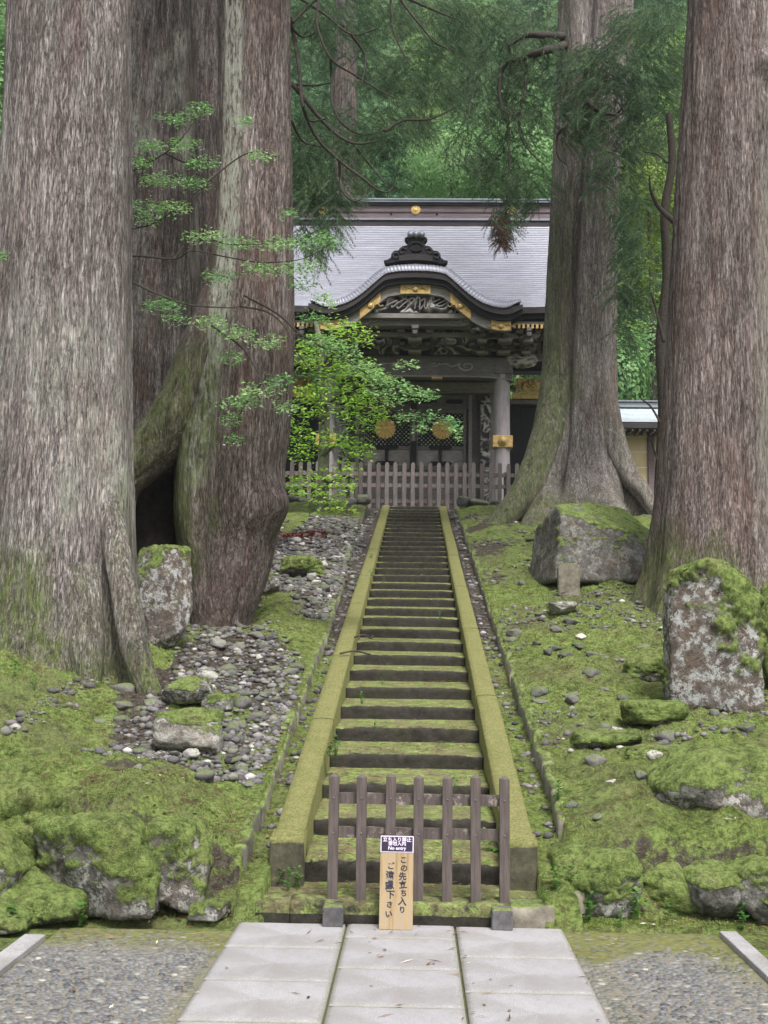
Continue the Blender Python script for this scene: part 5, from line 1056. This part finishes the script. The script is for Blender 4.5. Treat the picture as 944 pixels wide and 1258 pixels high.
# rounded roll of shingles with ribs
Xf = np.interp(np.linspace(0, len(X)-1, 620), np.arange(len(X)), X); Zf = np.interp(np.linspace(0, len(X)-1, 620), np.arange(len(X)), Z); Tf = np.stack([np.gradient(Xf), np.gradient(Zf)], -1); Tf /= np.linalg.norm(Tf, axis=1)[:, None]; Nf = np.stack([-Tf[:, 1], Tf[:, 0]], -1)
kf = ss(0, .5, kx(134)-np.abs(Xf))*.62+.38; sec = [(-.03, .0)]; ang = np.linspace(0, math.pi*.5, 9)
rib = .010*np.sin(np.arange(620)*2*math.pi/7.0)
V = []
for a in ang[::-1]:   # front lower edge to top
    dn = .23*(1-math.sin(a)); fy = -.20*math.cos(a)
    V.append(np.stack([Xf-Nf[:, 0]*(dn*kf)+Nf[:, 0]*rib*math.sin(a+.4), np.full(620, yk)+fy, Zf-Nf[:, 1]*(dn*kf)+Nf[:, 1]*rib], -1))
for yb in (.25, .8, 1.5, 2.3, 3.0): V.append(np.stack([Xf, np.full(620, yk+yb), Zf+yb*.05+rib*.3], -1))
V.insert(0, V[8-8]) if False else None
order = V[:9][::-1]+V[9:]
Vm = np.stack(order, 0); link('roof_roll', mesh_np('roof_roll', Vm.reshape(-1, 3), [grid_faces(len(order), 620)], [M['roof']]), kr)
def kband(name, d0, d1, y0, y1, mat, xlim=None, parent=None, tip=1.0):
    a = off(d0); b = off(d1); m_ = np.abs(a[0]) <= (xlim or 99); idx = np.where(m_)[0]
    mb = MB(); mb.strip([(a[0][i], a[1][i]) for i in idx], [(b[0][i], b[1][i]) for i in idx], yk+y0, yk+y1); return mb.build(name, M[mat], parent or kr)
kband('eave_edge', .235, .40, -.16, 1.6, 'eave_dark'); kband('eave_edge', .40, .54, -.08, 1.5, 'black_lacquer')
bb = kband('bargeboard', .53, .80, .06, .18, 'wood_mid', kx(122)); kband('moulding', .53, .585, .03, .06, 'wood_dark', kx(122), bb)
kband('soffit', .50, .54, .2, 2.0, 'eave_dark', kx(120))
# gilt plates on the bargeboard
def plate(x0, x1, name='gold_plate'):
    a = off(.545); b = off(.79); idx = [i for i in range(len(X)) if x0 <= a[0][i] <= x1]; xs_ = np.linspace(x0, x1, 9); ta = np.interp(xs_, a[0], a[1]); tb = np.interp(xs_, b[0], b[1])
    mb = MB(); mb.strip(list(zip(xs_, ta)), list(zip(xs_, tb)), yk+.02, yk+.065); o = mb.build(name, M['gold'], bb)
    cxm, czm = xs_[4], (ta[4]+tb[4])/2; mb = MB(); mb.lathe((cxm, yk+.02, czm), [(.08, 0), (.08, -.02), (.05, -.035), (.001, -.04)], 'y', 14)
    for s_ in (-1, 1): mb.tube(catmull([(cxm+s_*.12, yk+.015, czm), (cxm+s_*.2, yk+.0, czm+.04), (cxm+s_*.28, yk+.015, czm-.02), (cxm+s_*.34, yk+.015, czm+.02)], 5), .014, 5)
    mb.build('plate_relief', M['gold'], o, smooth=True)
plate(-.40, .40); plate(kx(44), kx(70)); plate(-kx(70), -kx(44)); plate(kx(96), kx(120)); plate(-kx(120), -kx(96))
# carved pediment under the gable
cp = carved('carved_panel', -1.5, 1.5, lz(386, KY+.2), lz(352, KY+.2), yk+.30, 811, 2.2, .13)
mb = MB()
for k in range(7):
    a = k*.9; P = [(-1.0+.27*k+.10*j+.1*math.sin(a*2+j*1.3), yk+.17+.03*math.sin(j+k), lz(372, KY+.1)+(.17-.05*abs(k-3)*.6)*math.sin(j*1.5+k*1.7)) for j in range(6)]; mb.tube(catmull(P, 5), .022, 5)
mb.build('carved_cords', M['column_wood'], cp, smooth=True)
MB().bx(-2.1, 2.1, yk+.20, yk+.45, lz(390.5, KY+.2), lz(385, KY+.2)).build('tie_beam', M['wood_mid'], G)
for sx in (-1, 1):
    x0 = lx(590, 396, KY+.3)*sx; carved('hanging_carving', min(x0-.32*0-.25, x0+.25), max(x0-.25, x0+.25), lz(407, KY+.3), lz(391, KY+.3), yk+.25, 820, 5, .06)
# black ridge end ornament with pale caps
orn = thing_part('ridge_ornament', kr, (0, 0, 0))
q = lambda x, y: (((x-685)/5.244)/sc(KY+.1), lz(260+y/5.244, KY+.1))
hf = [(685, 168), (700, 180), (722, 186), (745, 178), (762, 190), (752, 206), (738, 212), (742, 232), (772, 238), (792, 252), (800, 266), (828, 268), (846, 286), (850, 312), (872, 326), (897, 331), (886, 354), (860, 352), (800, 342), (685, 334)]
out = [q(x, y) for x, y in hf]; outl = [(-a, b) for a, b in out[::-1]]; ring = out+outl[1:-1]
MB().prism(ring, yk-.12, yk+.14).build('plaque', M['black_lacquer'], orn, bevel=.015)
mb = MB()
for pts in ([(640, 240), (660, 222), (685, 218), (710, 222), (730, 240)], [(750, 262), (775, 255), (790, 270), (780, 290), (765, 280)], [(800, 290), (825, 285), (838, 300), (825, 318), (805, 310)], [(650, 262), (685, 275), (720, 262)]):
    for s_ in (1, -1): mb.tube(catmull([(s_*q(*p)[0], yk-.13, q(*p)[1]) for p in pts], 5), .025, 6)
mb.build('relief', M['eave_dark'], orn, smooth=True)
mb = MB(); a = q(575, 322); b = q(795, 305); mb.strip([(x, q(685, 300)[1]+.03-.06*(x/.5)**2) for x in np.linspace(a[0], b[0], 9)], [(x, q(685, 332)[1]-.03*(x/.5)**2) for x in np.linspace(a[0], b[0], 9)], yk-.17, yk-.1); mb.build('sill_band', M['eave_dark'], orn)
for x in (648, 685, 722): P = q(x, 158); MB().cyl((P[0], yk-.2, P[1]-.04), (P[0], yk+.9, P[1]-.02), .085, n=14).build('cap_roll', M['roof'], orn, smooth=True)
# ---- main roof
YE, YR = 31.0, 35.0; ze, zr = lz(377, YE), lz(277, YR-.35)
nc = 40; mr = []; HWt, HWe = 4.9, 5.3
for i in range(nc+1):
    k = i/nc; y = (YE-GY)+k*(YR-.35-YE); z = ze+(zr-ze)*(k**1.18); mr.append((y, z, HWe+(HWt-HWe)*k))
V = []; nxr = 80
for i in range(nc):
    (y0, z0_, h0), (y1, z1_, h1) = mr[i], mr[i+1]; u = np.linspace(-1, 1, nxr)
    lift = .22*np.abs(u)**5*(1-i/nc)
    for (yy, zz, hh, o_) in ((y0, z0_-.004, h0, 0), (y0-.004, z0_+.030, h0, 0), (y1-.004, z1_+.004, h1, 0)): V.append(np.stack([u*hh, np.full(nxr, yy), zz+lift+.006*vn(u*hh*5, i*3.1, 0, 7)], -1))
link('roof', mesh_np('roof', np.vstack(V), [grid_faces(len(V), nxr)], [M['roof']], smooth=False), G)
# rear slope
V = []
for k in np.linspace(0, 1, 12): V.append(np.stack([np.linspace(-1, 1, 20)*(HWt+(HWe-HWt)*k), np.full(20, (YR+.35-GY)+k*3.6), np.full(20, zr+(ze-zr)*(k**.85))], -1))
link('rear_roof', mesh_np('rear_roof', np.vstack(V), [grid_faces(12, 20)], [M['roof']]), G)
# thick layered eave
nx_ = 50; u = np.linspace(-1, 1, nx_); lift = .22*np.abs(u)**5
for (z0_, z1_, y0, y1, mt_) in ((-.17, 0, 0, .9, 'eave_dark'), (-.30, -.17, .10, .9, 'black_lacquer')):
    mb = MB(); tp = [(a*HWe, ze+z1_+b-.006) for a, b in zip(u, lift)]; bt = [(a*HWe, ze+z0_+b) for a, b in zip(u, lift)]; mb.strip(tp, bt, YE-GY+y0+.002, YE-GY+y1); mb.build('eave_edge', M[mt_], G)
mb = MB(); mb.add([(-HWe, YE-GY+.2, ze-.31), (HWe, YE-GY+.2, ze-.31), (HWe, 1.8, ze+.9), (-HWe, 1.8, ze+.9), (-HWe, 5.0, ze-.2), (HWe, 5.0, ze-.2)], [(0, 1, 2, 3), (3, 2, 5, 4)]); mb.build('soffit', M['eave_dark'], G)
# gable end walls under the roof
for sx in (-1, 1):
    mb = MB(); mb.prism([(YE-GY+.5, ze-.3), (YR-GY, zr-.1), (YR-GY+3.2, ze-.2)], 0, .08)
    V = np.vstack(mb.v); V = np.stack([V[:, 1]+sx*(HWt-.35), V[:, 0], V[:, 2]], -1); m2 = MB(); m2.add(V, mb.f); m2.build('gable_wall', M['wood_dark'], G)
# rafters with gilt tips
rm = MB().box((0, .75, .19), (.060, 1.5, .085), R=None).mesh('rafter', M['wood_dark']); tm = MB().box((0, 0, 0), (.066, .02, .12)).mesh('rafter_tip', M['gold'])
for sx in (-1, 1):
    x = kx(92)
    while x < HWe-.1:
        r_ = link('rafter', rm, G, (sx*x, YE-GY+.16, ze-.66)); r_.rotation_euler = (0, 0, 0); g_ = link('rafter_tip', tm, r_, (0, -.01, .19)); x += .122
    MB().bx(*sorted((sx*kx(92), sx*HWe)), YE-GY+.19, YE-GY+.27, ze-.42, ze-.33).build('fascia', M['wood_mid'], G)
    mb = MB(); mb.bx(*sorted((sx*kx(97), sx*kx(124))), YE-GY+.165, YE-GY+.19, ze-.43, ze-.30); mb.build('gold_fascia', M['gold'], G, bevel=.01)
    # pale rafters of the lower wing
    rf = MB().box((0, .5, .25), (.09, 1.2, .10)).mesh('pale_rafter', M['column_wood'])
    sl = MB().box((0, 0, 0), (.10, .10, .62)).mesh('pale_slat', M['column_wood'])
    x = lx(641, 420, 33.5)
    zc = lz(421, 33.5)
    while x < HWe-.3: link('pale_slat', sl, G, (sx*x, 1.0, zc)); x += .17
    MB().bx(*sorted((sx*(cxr+.4), sx*(HWe-.2))), .9, 1.1, zc-.50, zc-.33).build('purlin', M['wood_mid'], G); MB().bx(*sorted((sx*(cxr+.1), sx*(HWe-.2))), 1.12, 1.2, zc-.3, zc+.9).build('wing_wall', M['wood_dark'], G)
    x0 = lx(634, 470, 34.5); cg = carved('gold_carving', *sorted((sx*x0, sx*(x0+1.5))), lz(481, 34.5), lz(464, 34.5), 2.0, 830, 5, .05); cg.data.materials[0] = M['gold']
    MB().bx(*sorted((sx*(x0-.1), sx*(x0+1.6))), 1.98, 2.1, lz(489, 34.5), lz(482, 34.5)).build('gold_rail', M['gold'], G, bevel=.01)
    MB().bx(*sorted((sx*(x0-.15), sx*(x0+1.7))), 2.02, 2.2, lz(495, 34.5), lz(490, 34.5)).build('fence_rail', M['wood_dark'], G)
    MB().bx(*sorted((sx*(cxr+.05), sx*(HWe-.6))), 2.25, 2.32, .1, lz(487, 34.5)).build('wing_wall', M['black_lacquer'], G)
# ridge box
yr = YR-GY; z_ = lambda py: lz(py, YR-.4)
MB().bx(-HWt-.1, HWt+.1, yr-.42, yr+.42, z_(277)-.25, z_(271)).build('ridge_base', M['eave_dark'], G, bevel=.01)
MB().bx(-HWt-.06, HWt+.06, yr-.46, yr+.46, z_(271), z_(268.6)).build('ridge_course', M['roof'], G)
rb = MB().bx(-HWt, HWt, yr-.36, yr+.36, z_(268.6), z_(252)).build('ridge_box', M['ridge_wood'], G)
MB().bx(-HWt, HWt, yr-.375, yr-.355, z_(261), z_(259.5)).build('moulding', M['eave_dark'], rb)
MB().bx(-HWt-.05, HWt+.05, yr-.42, yr+.42, z_(252), z_(249)).build('ridge_course', M['eave_dark'], G); MB().bx(-HWt-.1, HWt+.1, yr-.47, yr+.47, z_(249), z_(246.6)).build('ridge_course', M['roof_low'], G)
MB().prism([(-HWt-.12, z_(246.6)), (HWt+.12, z_(246.6)), (HWt+.12, z_(245)), (-HWt-.12, z_(245))], yr-.5, yr+.5).build('ridge_cap', M['roof_low'], G); MB().bx(-HWt-.12, HWt+.12, yr-.25, yr+.25, z_(245), z_(242.5)).build('ridge_cap', M['roof_low'], G)
def chrysanthemum(name, R_, parent, loc, petals=16):
    V = []; F = []; K = petals*10; rings = [(.0, -.045), (.16, -.045), (.20, -.02), (.55, -.04), (.9, -.028), (1.0, 0)]
    for j, (rr, d) in enumerate(rings):
        for k in range(K):
            th = k*2*math.pi/K; ph = abs(math.sin(th*petals/2)); pr = R_*rr*((.93+.07*ph**.5) if j > 3 else 1); dd = d*(.0+1.0*ph**.7 if j > 2 else 1)*R_*5
            V.append((pr*math.cos(th), dd, pr*math.sin(th)))
    for j in range(len(rings)-1):
        for k in range(K): F.append((j*K+k, j*K+(k+1) % K, (j+1)*K+(k+1) % K, (j+1)*K+k))
    mb = MB(); mb.add(V, F); return mb.build(name, M['crest_gold'], parent, smooth=True, loc=loc)
for px_ in (397, 511, 628):
    x = lx(px_, 257, YR-.4); o = chrysanthemum('crest', .15, rb, (x, yr-.37, z_(257.5)))
for px_ in (481, 537): x = lx(px_, 262, YR-.4); MB().lathe((x, yr-.36, z_(262)), [(.03, 0), (.03, -.03), (.001, -.04)], 'y', 10).build('stud', M['black_lacquer'], rb)
# ---- doors
DY = 34.6; dy = DY-GY; xd = lambda px: lx(px, 530, DY); zd = lambda py: lz(py, DY)
dc = xd(508.5)
MB().bx(-cxr+.1, cxr-.1, dy+.02, dy+.12, .1, zd(455)+.6).build('wall', M['wood_dark'], G)
MB().bx(-cxr, cxr, dy-.25, dy, zd(484), zd(472)).build('lintel', M['wood_mid'], G)
tr_ = MB().bx(dc-1.75, dc+1.75, dy-.10, dy+.02, zd(504), zd(486)).build('transom', M['wood_dark'], G)
for x in (-1.2, -.38, .42, 1.2): MB().prism([(dc+x-.27, zd(494)), (dc+x-.2, zd(491.5)), (dc+x+.2, zd(491.5)), (dc+x+.27, zd(494)), (dc+x+.2, zd(496.5)), (dc+x-.2, zd(496.5))], dy-.14, dy-.10).build('black_fitting', M['black_lacquer'], tr_)
t = NT('lattice_back'); M['lat_back'] = t.done(t.ramp(t.noise(3), [(.4, (.20, .26, .18)), (.6, (.55, .64, .5))]), .8)
for sx in (-1, 1):
    lf = thing_part('door', G, (dc+sx*.79, dy-.06, 0)); w = .765
    zL0, zL1 = zd(549), zd(508)
    MB().bx(-w, -w+.09, -.05, .03, .18, zd(504)).build('stile', M['wood_dark'], lf); MB().bx(w-.09, w, -.05, .03, .18, zd(504)).build('stile', M['wood_dark'], lf)
    for a, b in ((zL1, zd(504)), (zd(553), zL0), (zd(578), zd(573)), (.18, .36)): MB().bx(-w+.092, w-.092, -.045, .03, a, b).build('rail', M['wood_dark'], lf)
    MB().bx(-w+.09, w-.09, .0, .02, zL0, zL1).build('lattice_back', M['lat_back'], lf)
    mb = MB(); W_ = w-.09; Hh = (zL1-zL0)/2; zc = (zL0+zL1)/2; stp = .125
    k = -W_-Hh
    def seg(c_, s_):
        # line x*1 - s*z = c clipped to the panel
        pts = []
        for zz in np.linspace(-Hh, Hh, 41):
            xx = c_+s_*zz
            if -W_ <= xx <= W_: pts.append((xx, zz))
        return (pts[0], pts[-1]) if len(pts) > 1 else None
    while k < W_+Hh:
        for s_ in (1, -1):
            e = seg(k, s_)
            if e: (xa, za), (xb_, zb_) = e; mb.cyl((xa, -.02-.004*s_, zc+za), (xb_, -.02-.004*s_, zc+zb_), .021, n=4)
        k += stp
    mb.build('lattice', M['black_lacquer'], lf)
    MB().cyl((xd(508.5+sx*35)-dc-sx*.79, -.05, zd(527.5)), (xd(508.5+sx*35)-dc-sx*.79, -.03, zd(527.5)), .30, n=32).build('crest_plate', M['black_lacquer'], lf)
    chrysanthemum('crest', .315, lf, (xd(508.5+sx*35)-dc-sx*.79, -.05, zd(527.5)))
    MB().bx(-w+.09, w-.09, -.01, .02, zd(573), zd(553)).build('lower_panel', M['wood_mid'], lf); MB().bx(-w+.09, w-.09, -.01, .02, .36, zd(578)).build('lower_panel', M['wood_dark'], lf)
    for z0f in (550.5, 570): MB().prism([(-.36, zd(z0f)), (-.27, zd(z0f)+.06), (.27, zd(z0f)+.06), (.36, zd(z0f)), (.27, zd(z0f)-.06), (-.27, zd(z0f)-.06)], -.075, -.046).build('black_fitting', M['black_lacquer'], lf)
    MB().bx(-.05, .05, -.07, -.012, zd(572), zd(553)).build('black_fitting', M['black_lacquer'], lf)
    MB().bx(*sorted((sx*1.62+dc, sx*1.72+dc)), dy-.16, dy, .1, zd(486)).build('jamb', M['wood_mid'], G)
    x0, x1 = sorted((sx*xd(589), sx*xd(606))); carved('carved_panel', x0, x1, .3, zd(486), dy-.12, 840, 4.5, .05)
MB().bx(dc-.035, dc+.035, dy-.16, dy-.08, .15, zd(486)).build('centre_post', M['wood_mid'], G)
for a, b in ((504, 487), (582, 543)): MB().bx(dc-.085, dc+.085, dy-.18, dy-.162, zd(a), zd(b)).build('black_fitting', M['black_lacquer'], G)
# ---- roofed walls on both sides
t = NT('ochre_plaster'); M['ochre'] = t.done(t.ramp(t.noise(3, 5, .6), [(.3, (.56, .46, .25)), (.7, (.66, .55, .32))]), .9)
t = NT('white_line'); M['white'] = t.done((.72, .70, .62), .8)
WY = 36.2; zw = lambda py, px=780: at(px, py, WY)[2]-GZ
for side, x0, x1 in ((1, 3.3, 13.5), (-1, -13.5, -3.1)):
    w = thing('roofed_wall', 'ochre plastered wall with grey roof running off to the %s of the gate' % ('right' if side > 0 else 'left'), 'wall', ((x0+x1)/2, WY, GZ)); hl = (x1-x0)/2
    zt_ = zw(534); zrg = zw(503, 780)+.05
    MB().bx(-hl, hl, -.1, .1, -.3, zt_).build('wall', M['ochre'], w)
    MB().bx(-hl, hl, -.16, .16, -.3, .45).build('stone_base', M['edging_stone'], w)
    for py in (537.5, 556, 575, 594): MB().bx(-hl, hl, -.112, -.1, zw(py)-.016, zw(py)+.016).build('white_line', M['white'], w)
    x = (at(799, 560, WY)[0]-(x0+x1)/2) if side > 0 else -4.5
    while x-2.6 > -hl: x -= 2.6
    while x < hl: MB().bx(x-.10, x+.10, -.2, .2, -.2, zt_).build('post', M['ridge_wood'], w, bevel=.01); x += 2.6
    V = []
    for i in range(14):
        for j in (0, 1):
            k = (i+j)/14; yy = -1.05+k*1.0; zz = zw(527)+.0+(zrg-zw(527))*k**1.15+(.022 if j == 0 else 0); V.append(np.stack([np.linspace(-hl, hl, 40), np.full(40, yy), np.full(40, zz)], -1))
    link('roof', mesh_np('roof', np.vstack(V), [grid_faces(len(V), 40)], [M['roof_low']], smooth=False), w)
    V = [np.stack([np.linspace(-hl, hl, 4), np.full(4, .05+k), np.full(4, zrg-(zrg-zw(527))*k)], -1) for k in (0, .5, 1.0)]; link('rear_roof', mesh_np('rear_roof', np.vstack(V), [grid_faces(3, 4)], [M['roof_low']]), w)
    MB().bx(-hl, hl, -.18, .18, zrg-.02, zrg+.14).build('ridge_base', M['roof_low'], w, bevel=.01); MB().bx(-hl, hl, -.24, .24, zrg+.142, zrg+.19).build('ridge_cap', M['roof'], w, bevel=.01)
    MB().bx(-hl, hl, -1.04, -.6, zw(527)-.16, zw(527)+.0).build('eave_edge', M['eave_dark'], w)
    rm2 = MB().box((0, 0, 0), (.06, .85, .07)).mesh('rafter', M['wood_mid']); x = -hl+.1
    while x < hl: link('rafter', rm2, w, (x, -.55, zw(527)-.20)); x += .22
# ================================================================== UPPER FENCE
FY = 29.9; fx0, fx1 = at(348, 600, FY)[0], at(646, 600, FY)[0]
uf = thing('picket_fence', 'long weathered grey picket fence closing the top of the stairs before the gate', 'fence', ((fx0+fx1)/2, FY, GZ))
n = 29; stp = (fx1-fx0)/(n-1); ht = at(500, 568, FY)[2]-GZ
pm = [MB().prism([(-.052, -.15), (.052, -.15), (.052, ht-.05+dz), (.03, ht-.012+dz), (0, ht+dz), (-.03, ht-.012+dz), (-.052, ht-.05+dz)], -.022, .022).mesh('picket', M['picket'], bevel=.006) for dz in (0, .012, -.01)]
for i in range(n):
    o = link('picket', pm[i % 3], uf, (fx0+i*stp-(fx0+fx1)/2, rnd.uniform(-.004, .004), 0)); o.rotation_euler = (0, rnd.uniform(-.008, .008), 0)
for py in (582.5, 596.5, 616): MB().box((0, .055, at(500, py, FY)[2]-GZ), (fx1-fx0+.2, .05, .10)).build('rail', M['picket'], uf, bevel=.006)
for x in (-2.6, -.9, .9, 2.6): MB().box((x, .125, ht*.4-.1), (.10, .09, ht)).build('post', M['picket'], uf)
# ================================================================== LOWER FENCE AND NOTICE
FY = 7.02; fc = at(514, 1100, FY)[0]
lf_ = thing('picket_barrier', 'low brown seven picket barrier fence standing on the landing at the foot of the stairs', 'fence', (fc, FY, .115))
stp = .1655; ht = at(482, 952, FY)[2]-.115
def picket_mesh(h):
    mb = MB(); w, d = .029, .022
    mb.bx(-w, w, -d, d, -.02, h-.012); mb.add([(-w, -d, h-.012), (w, -d, h-.012), (w, d, h-.012), (-w, d, h-.012), (0, 0, h+.008)], [(0, 1, 4), (1, 2, 4), (2, 3, 4), (3, 0, 4)]); return mb.mesh('picket', M['picket_dark'], bevel=.0015)
for i in range(7):
    o = link('picket', picket_mesh(ht+rnd.uniform(-.004, .004)), lf_, ((i-3)*stp, 0, 0)); o.rotation_euler = (0, rnd.uniform(-.006, .006)-.002, 0)
    for py in (981, 1024): z = at(500, py, FY)[2]-.115; MB().lathe((0, -.022, z), [(.006, 0), (.006, -.003), (.001, -.005)], 'y', 8).build('peg', M['wood_dark'], o)
for py in (983, 1025):
    z = at(514, py, FY)[2]-.115
    for i in range(6):
        me = MB().box((0, 0, 0), (stp, .03, .062)).mesh('rail', M['picket_dark'], bevel=.0) if i == 0 else me
    # one long rail seen between the pickets
    nx = 120; xs_ = np.linspace(-3.05*stp, 3.05*stp, nx); mb = MB(); mb.strip([(x, z+.031+.001*math.sin(x*40)) for x in xs_], [(x, z-.031) for x in xs_], .024, .056); o = mb.build('rail', M['picket_dark'], lf_)
    a = o.data.attributes.new('worn', 'FLOAT', 'POINT'); a.data.foreach_set('value', np.full(len(o.data.vertices), 1.0 if py < 1000 else .6, np.float32))
for px_ in (410, 616.5):
    x = at(px_, 1120, 6.89)[0]-fc; b = MB(); pr = [(-.055, -.115), (.055, -.115), (.055, -.045), (.05, -.038), (.055, -.03), (.055, -.012), (.045, -.004), (-.045, -.004), (-.055, -.012), (-.055, -.03), (-.05, -.038), (-.055, -.045)]
    b.prism([(a*1.05, c) for a, c in pr], -.055, .055); b.build('foot_block', M['loose_stone'], lf_, bevel=.006, loc=(x, -.14, 0))
# notice board
NY = 6.79; nb = at(486.5, 1136, NY); nx0 = nb[0]
H_ = .505; W_ = .188
board = thing('notice_board', 'small wooden notice board with brushed writing and black no entry plate', 'sign', (nx0, NY, .0)); board.rotation_euler = (math.radians(-9), 0, math.radians(-1))
t = NT('board_wood'); M['board'] = t.done(t.ramp(t.noise(2.5, 5, .65, t.co((16, 16, 1.5))), [(.3, (.25, .17, .085)), (.5, (.38, .285, .16)), (.7, (.33, .28, .21))]), .7, t.bump(t.noise(4, 4, .6, t.co((40, 40, 3))), .2, .002))
t = NT('plate_black'); M['plate'] = t.done((.018, .014, .035), .35, spec=.5); t = NT('ink'); M['ink'] = t.done((.03, .03, .05), .8); t = NT('plate_letters'); M['pl'] = t.done((.75, .66, .82), .5)
MB().bx(-W_/2, W_/2, -.009, .009, 0, H_).build('board', M['board'], board, bevel=.002)
MB().bx(-W_/2+.001, W_/2-.001, -.0115, -.0092, H_-.090, H_-.001).build('plate_border', M['pl'], board); MB().bx(-W_/2+.006, W_/2-.006, -.0135, -.0115, H_-.085, H_-.006).build('plate', M['plate'], board)
def text(s, size, x, z, m, y, name='lettering', offset=0.0, sx=1.0, parent=board, rz=0, ext=.0006):
    cu = bpy.data.curves.new(name, 'FONT'); cu.body = s; cu.size = size; cu.align_x = 'CENTER'; cu.align_y = 'CENTER'; cu.extrude = ext; cu.offset = offset; cu.resolution_u = 3
    o = bpy.data.objects.new(name, cu); COL.objects.link(o); bpy.context.view_layer.update()
    me = bpy.data.meshes.new_from_object(o.evaluated_get(bpy.context.evaluated_depsgraph_get())); bpy.data.objects.remove(o); bpy.data.curves.remove(cu)
    me.materials.clear(); me.materials.append(M[m]); q = link(name, me, parent, (x, y, z)); q.rotation_euler = (math.pi/2, 0, 0); q.rotation_mode = 'XYZ'; q.scale = (sx, 1, 1)
    if rz: q.rotation_euler = (math.pi/2, rz, 0)
    return q
text('立ち入り禁止', .0265, 0, H_-.022, 'pl', -.0142, offset=.0006, sx=1.02); text('请勿入内', .0255, 0, H_-.044, 'pl', -.0142, offset=.0006); text('No entry', .027, 0, H_-.068, 'pl', -.0142, offset=.0006, sx=1.0)
zc = .372
for i, ch in enumerate('この先立ち入り'): text(ch, (.040, .042, .045, .046, .040, .048, .038)[i], .037+.004*math.sin(i*2), zc-i*.0445, 'ink', -.0098, offset=.0013, rz=.12*math.sin(i*1.7)); 
zc = .338
for i, ch in enumerate('ご遠慮下さい'): text(ch, (.040, .050, .052, .050, .038, .042)[i], -.037+.004*math.cos(i*2), zc-i*.0515, 'ink', -.0098, offset=.0013, rz=.12*math.sin(i*2.1))
# ================================================================== TIDY: put every root at its own base
bpy.context.view_layer.update()
for o in [o for o in scene.objects if o.type == 'EMPTY' and o.parent is None and o.location.length < 1e-6]:
    pts = [c.matrix_world @ Vector(v) for c in o.children_recursive if c.type == 'MESH' for v in c.bound_box]
    tr_ = [c for c in o.children if c.name.startswith('trunk')]
    pp = [c.matrix_world @ Vector(v) for c in tr_ for v in c.bound_box] or pts
    z = min(p.z for p in pp); x = sum(p.x for p in pp)/len(pp); y = sum(p.y for p in pp)/len(pp); b = Vector((x, y, z)); o.location = b
    for c in o.children: c.location = c.location-b
bpy.context.view_layer.update()
# ================================================================== HAZE
hz = MB().bx(-215, 215, -75, 235, -3.0, 125).mesh('haze'); ho = link('haze', hz); ho['kind'] = 'stuff'; ho['label'] = 'thin pale haze hanging in the forest air'; ho['category'] = 'haze'
m = bpy.data.materials.new('haze'); m.use_nodes = True; nt = m.node_tree
for nd in list(nt.nodes): nt.nodes.remove(nd)
oo = nt.nodes.new('ShaderNodeOutputMaterial'); pv = nt.nodes.new('ShaderNodeVolumePrincipled'); pv.inputs['Color'].default_value = (.93, .96, 1, 1); pv.inputs['Density'].default_value = .0006; pv.inputs['Anisotropy'].default_value = .2
nt.links.new(pv.outputs[0], oo.inputs['Volume']); hz.materials.append(m)
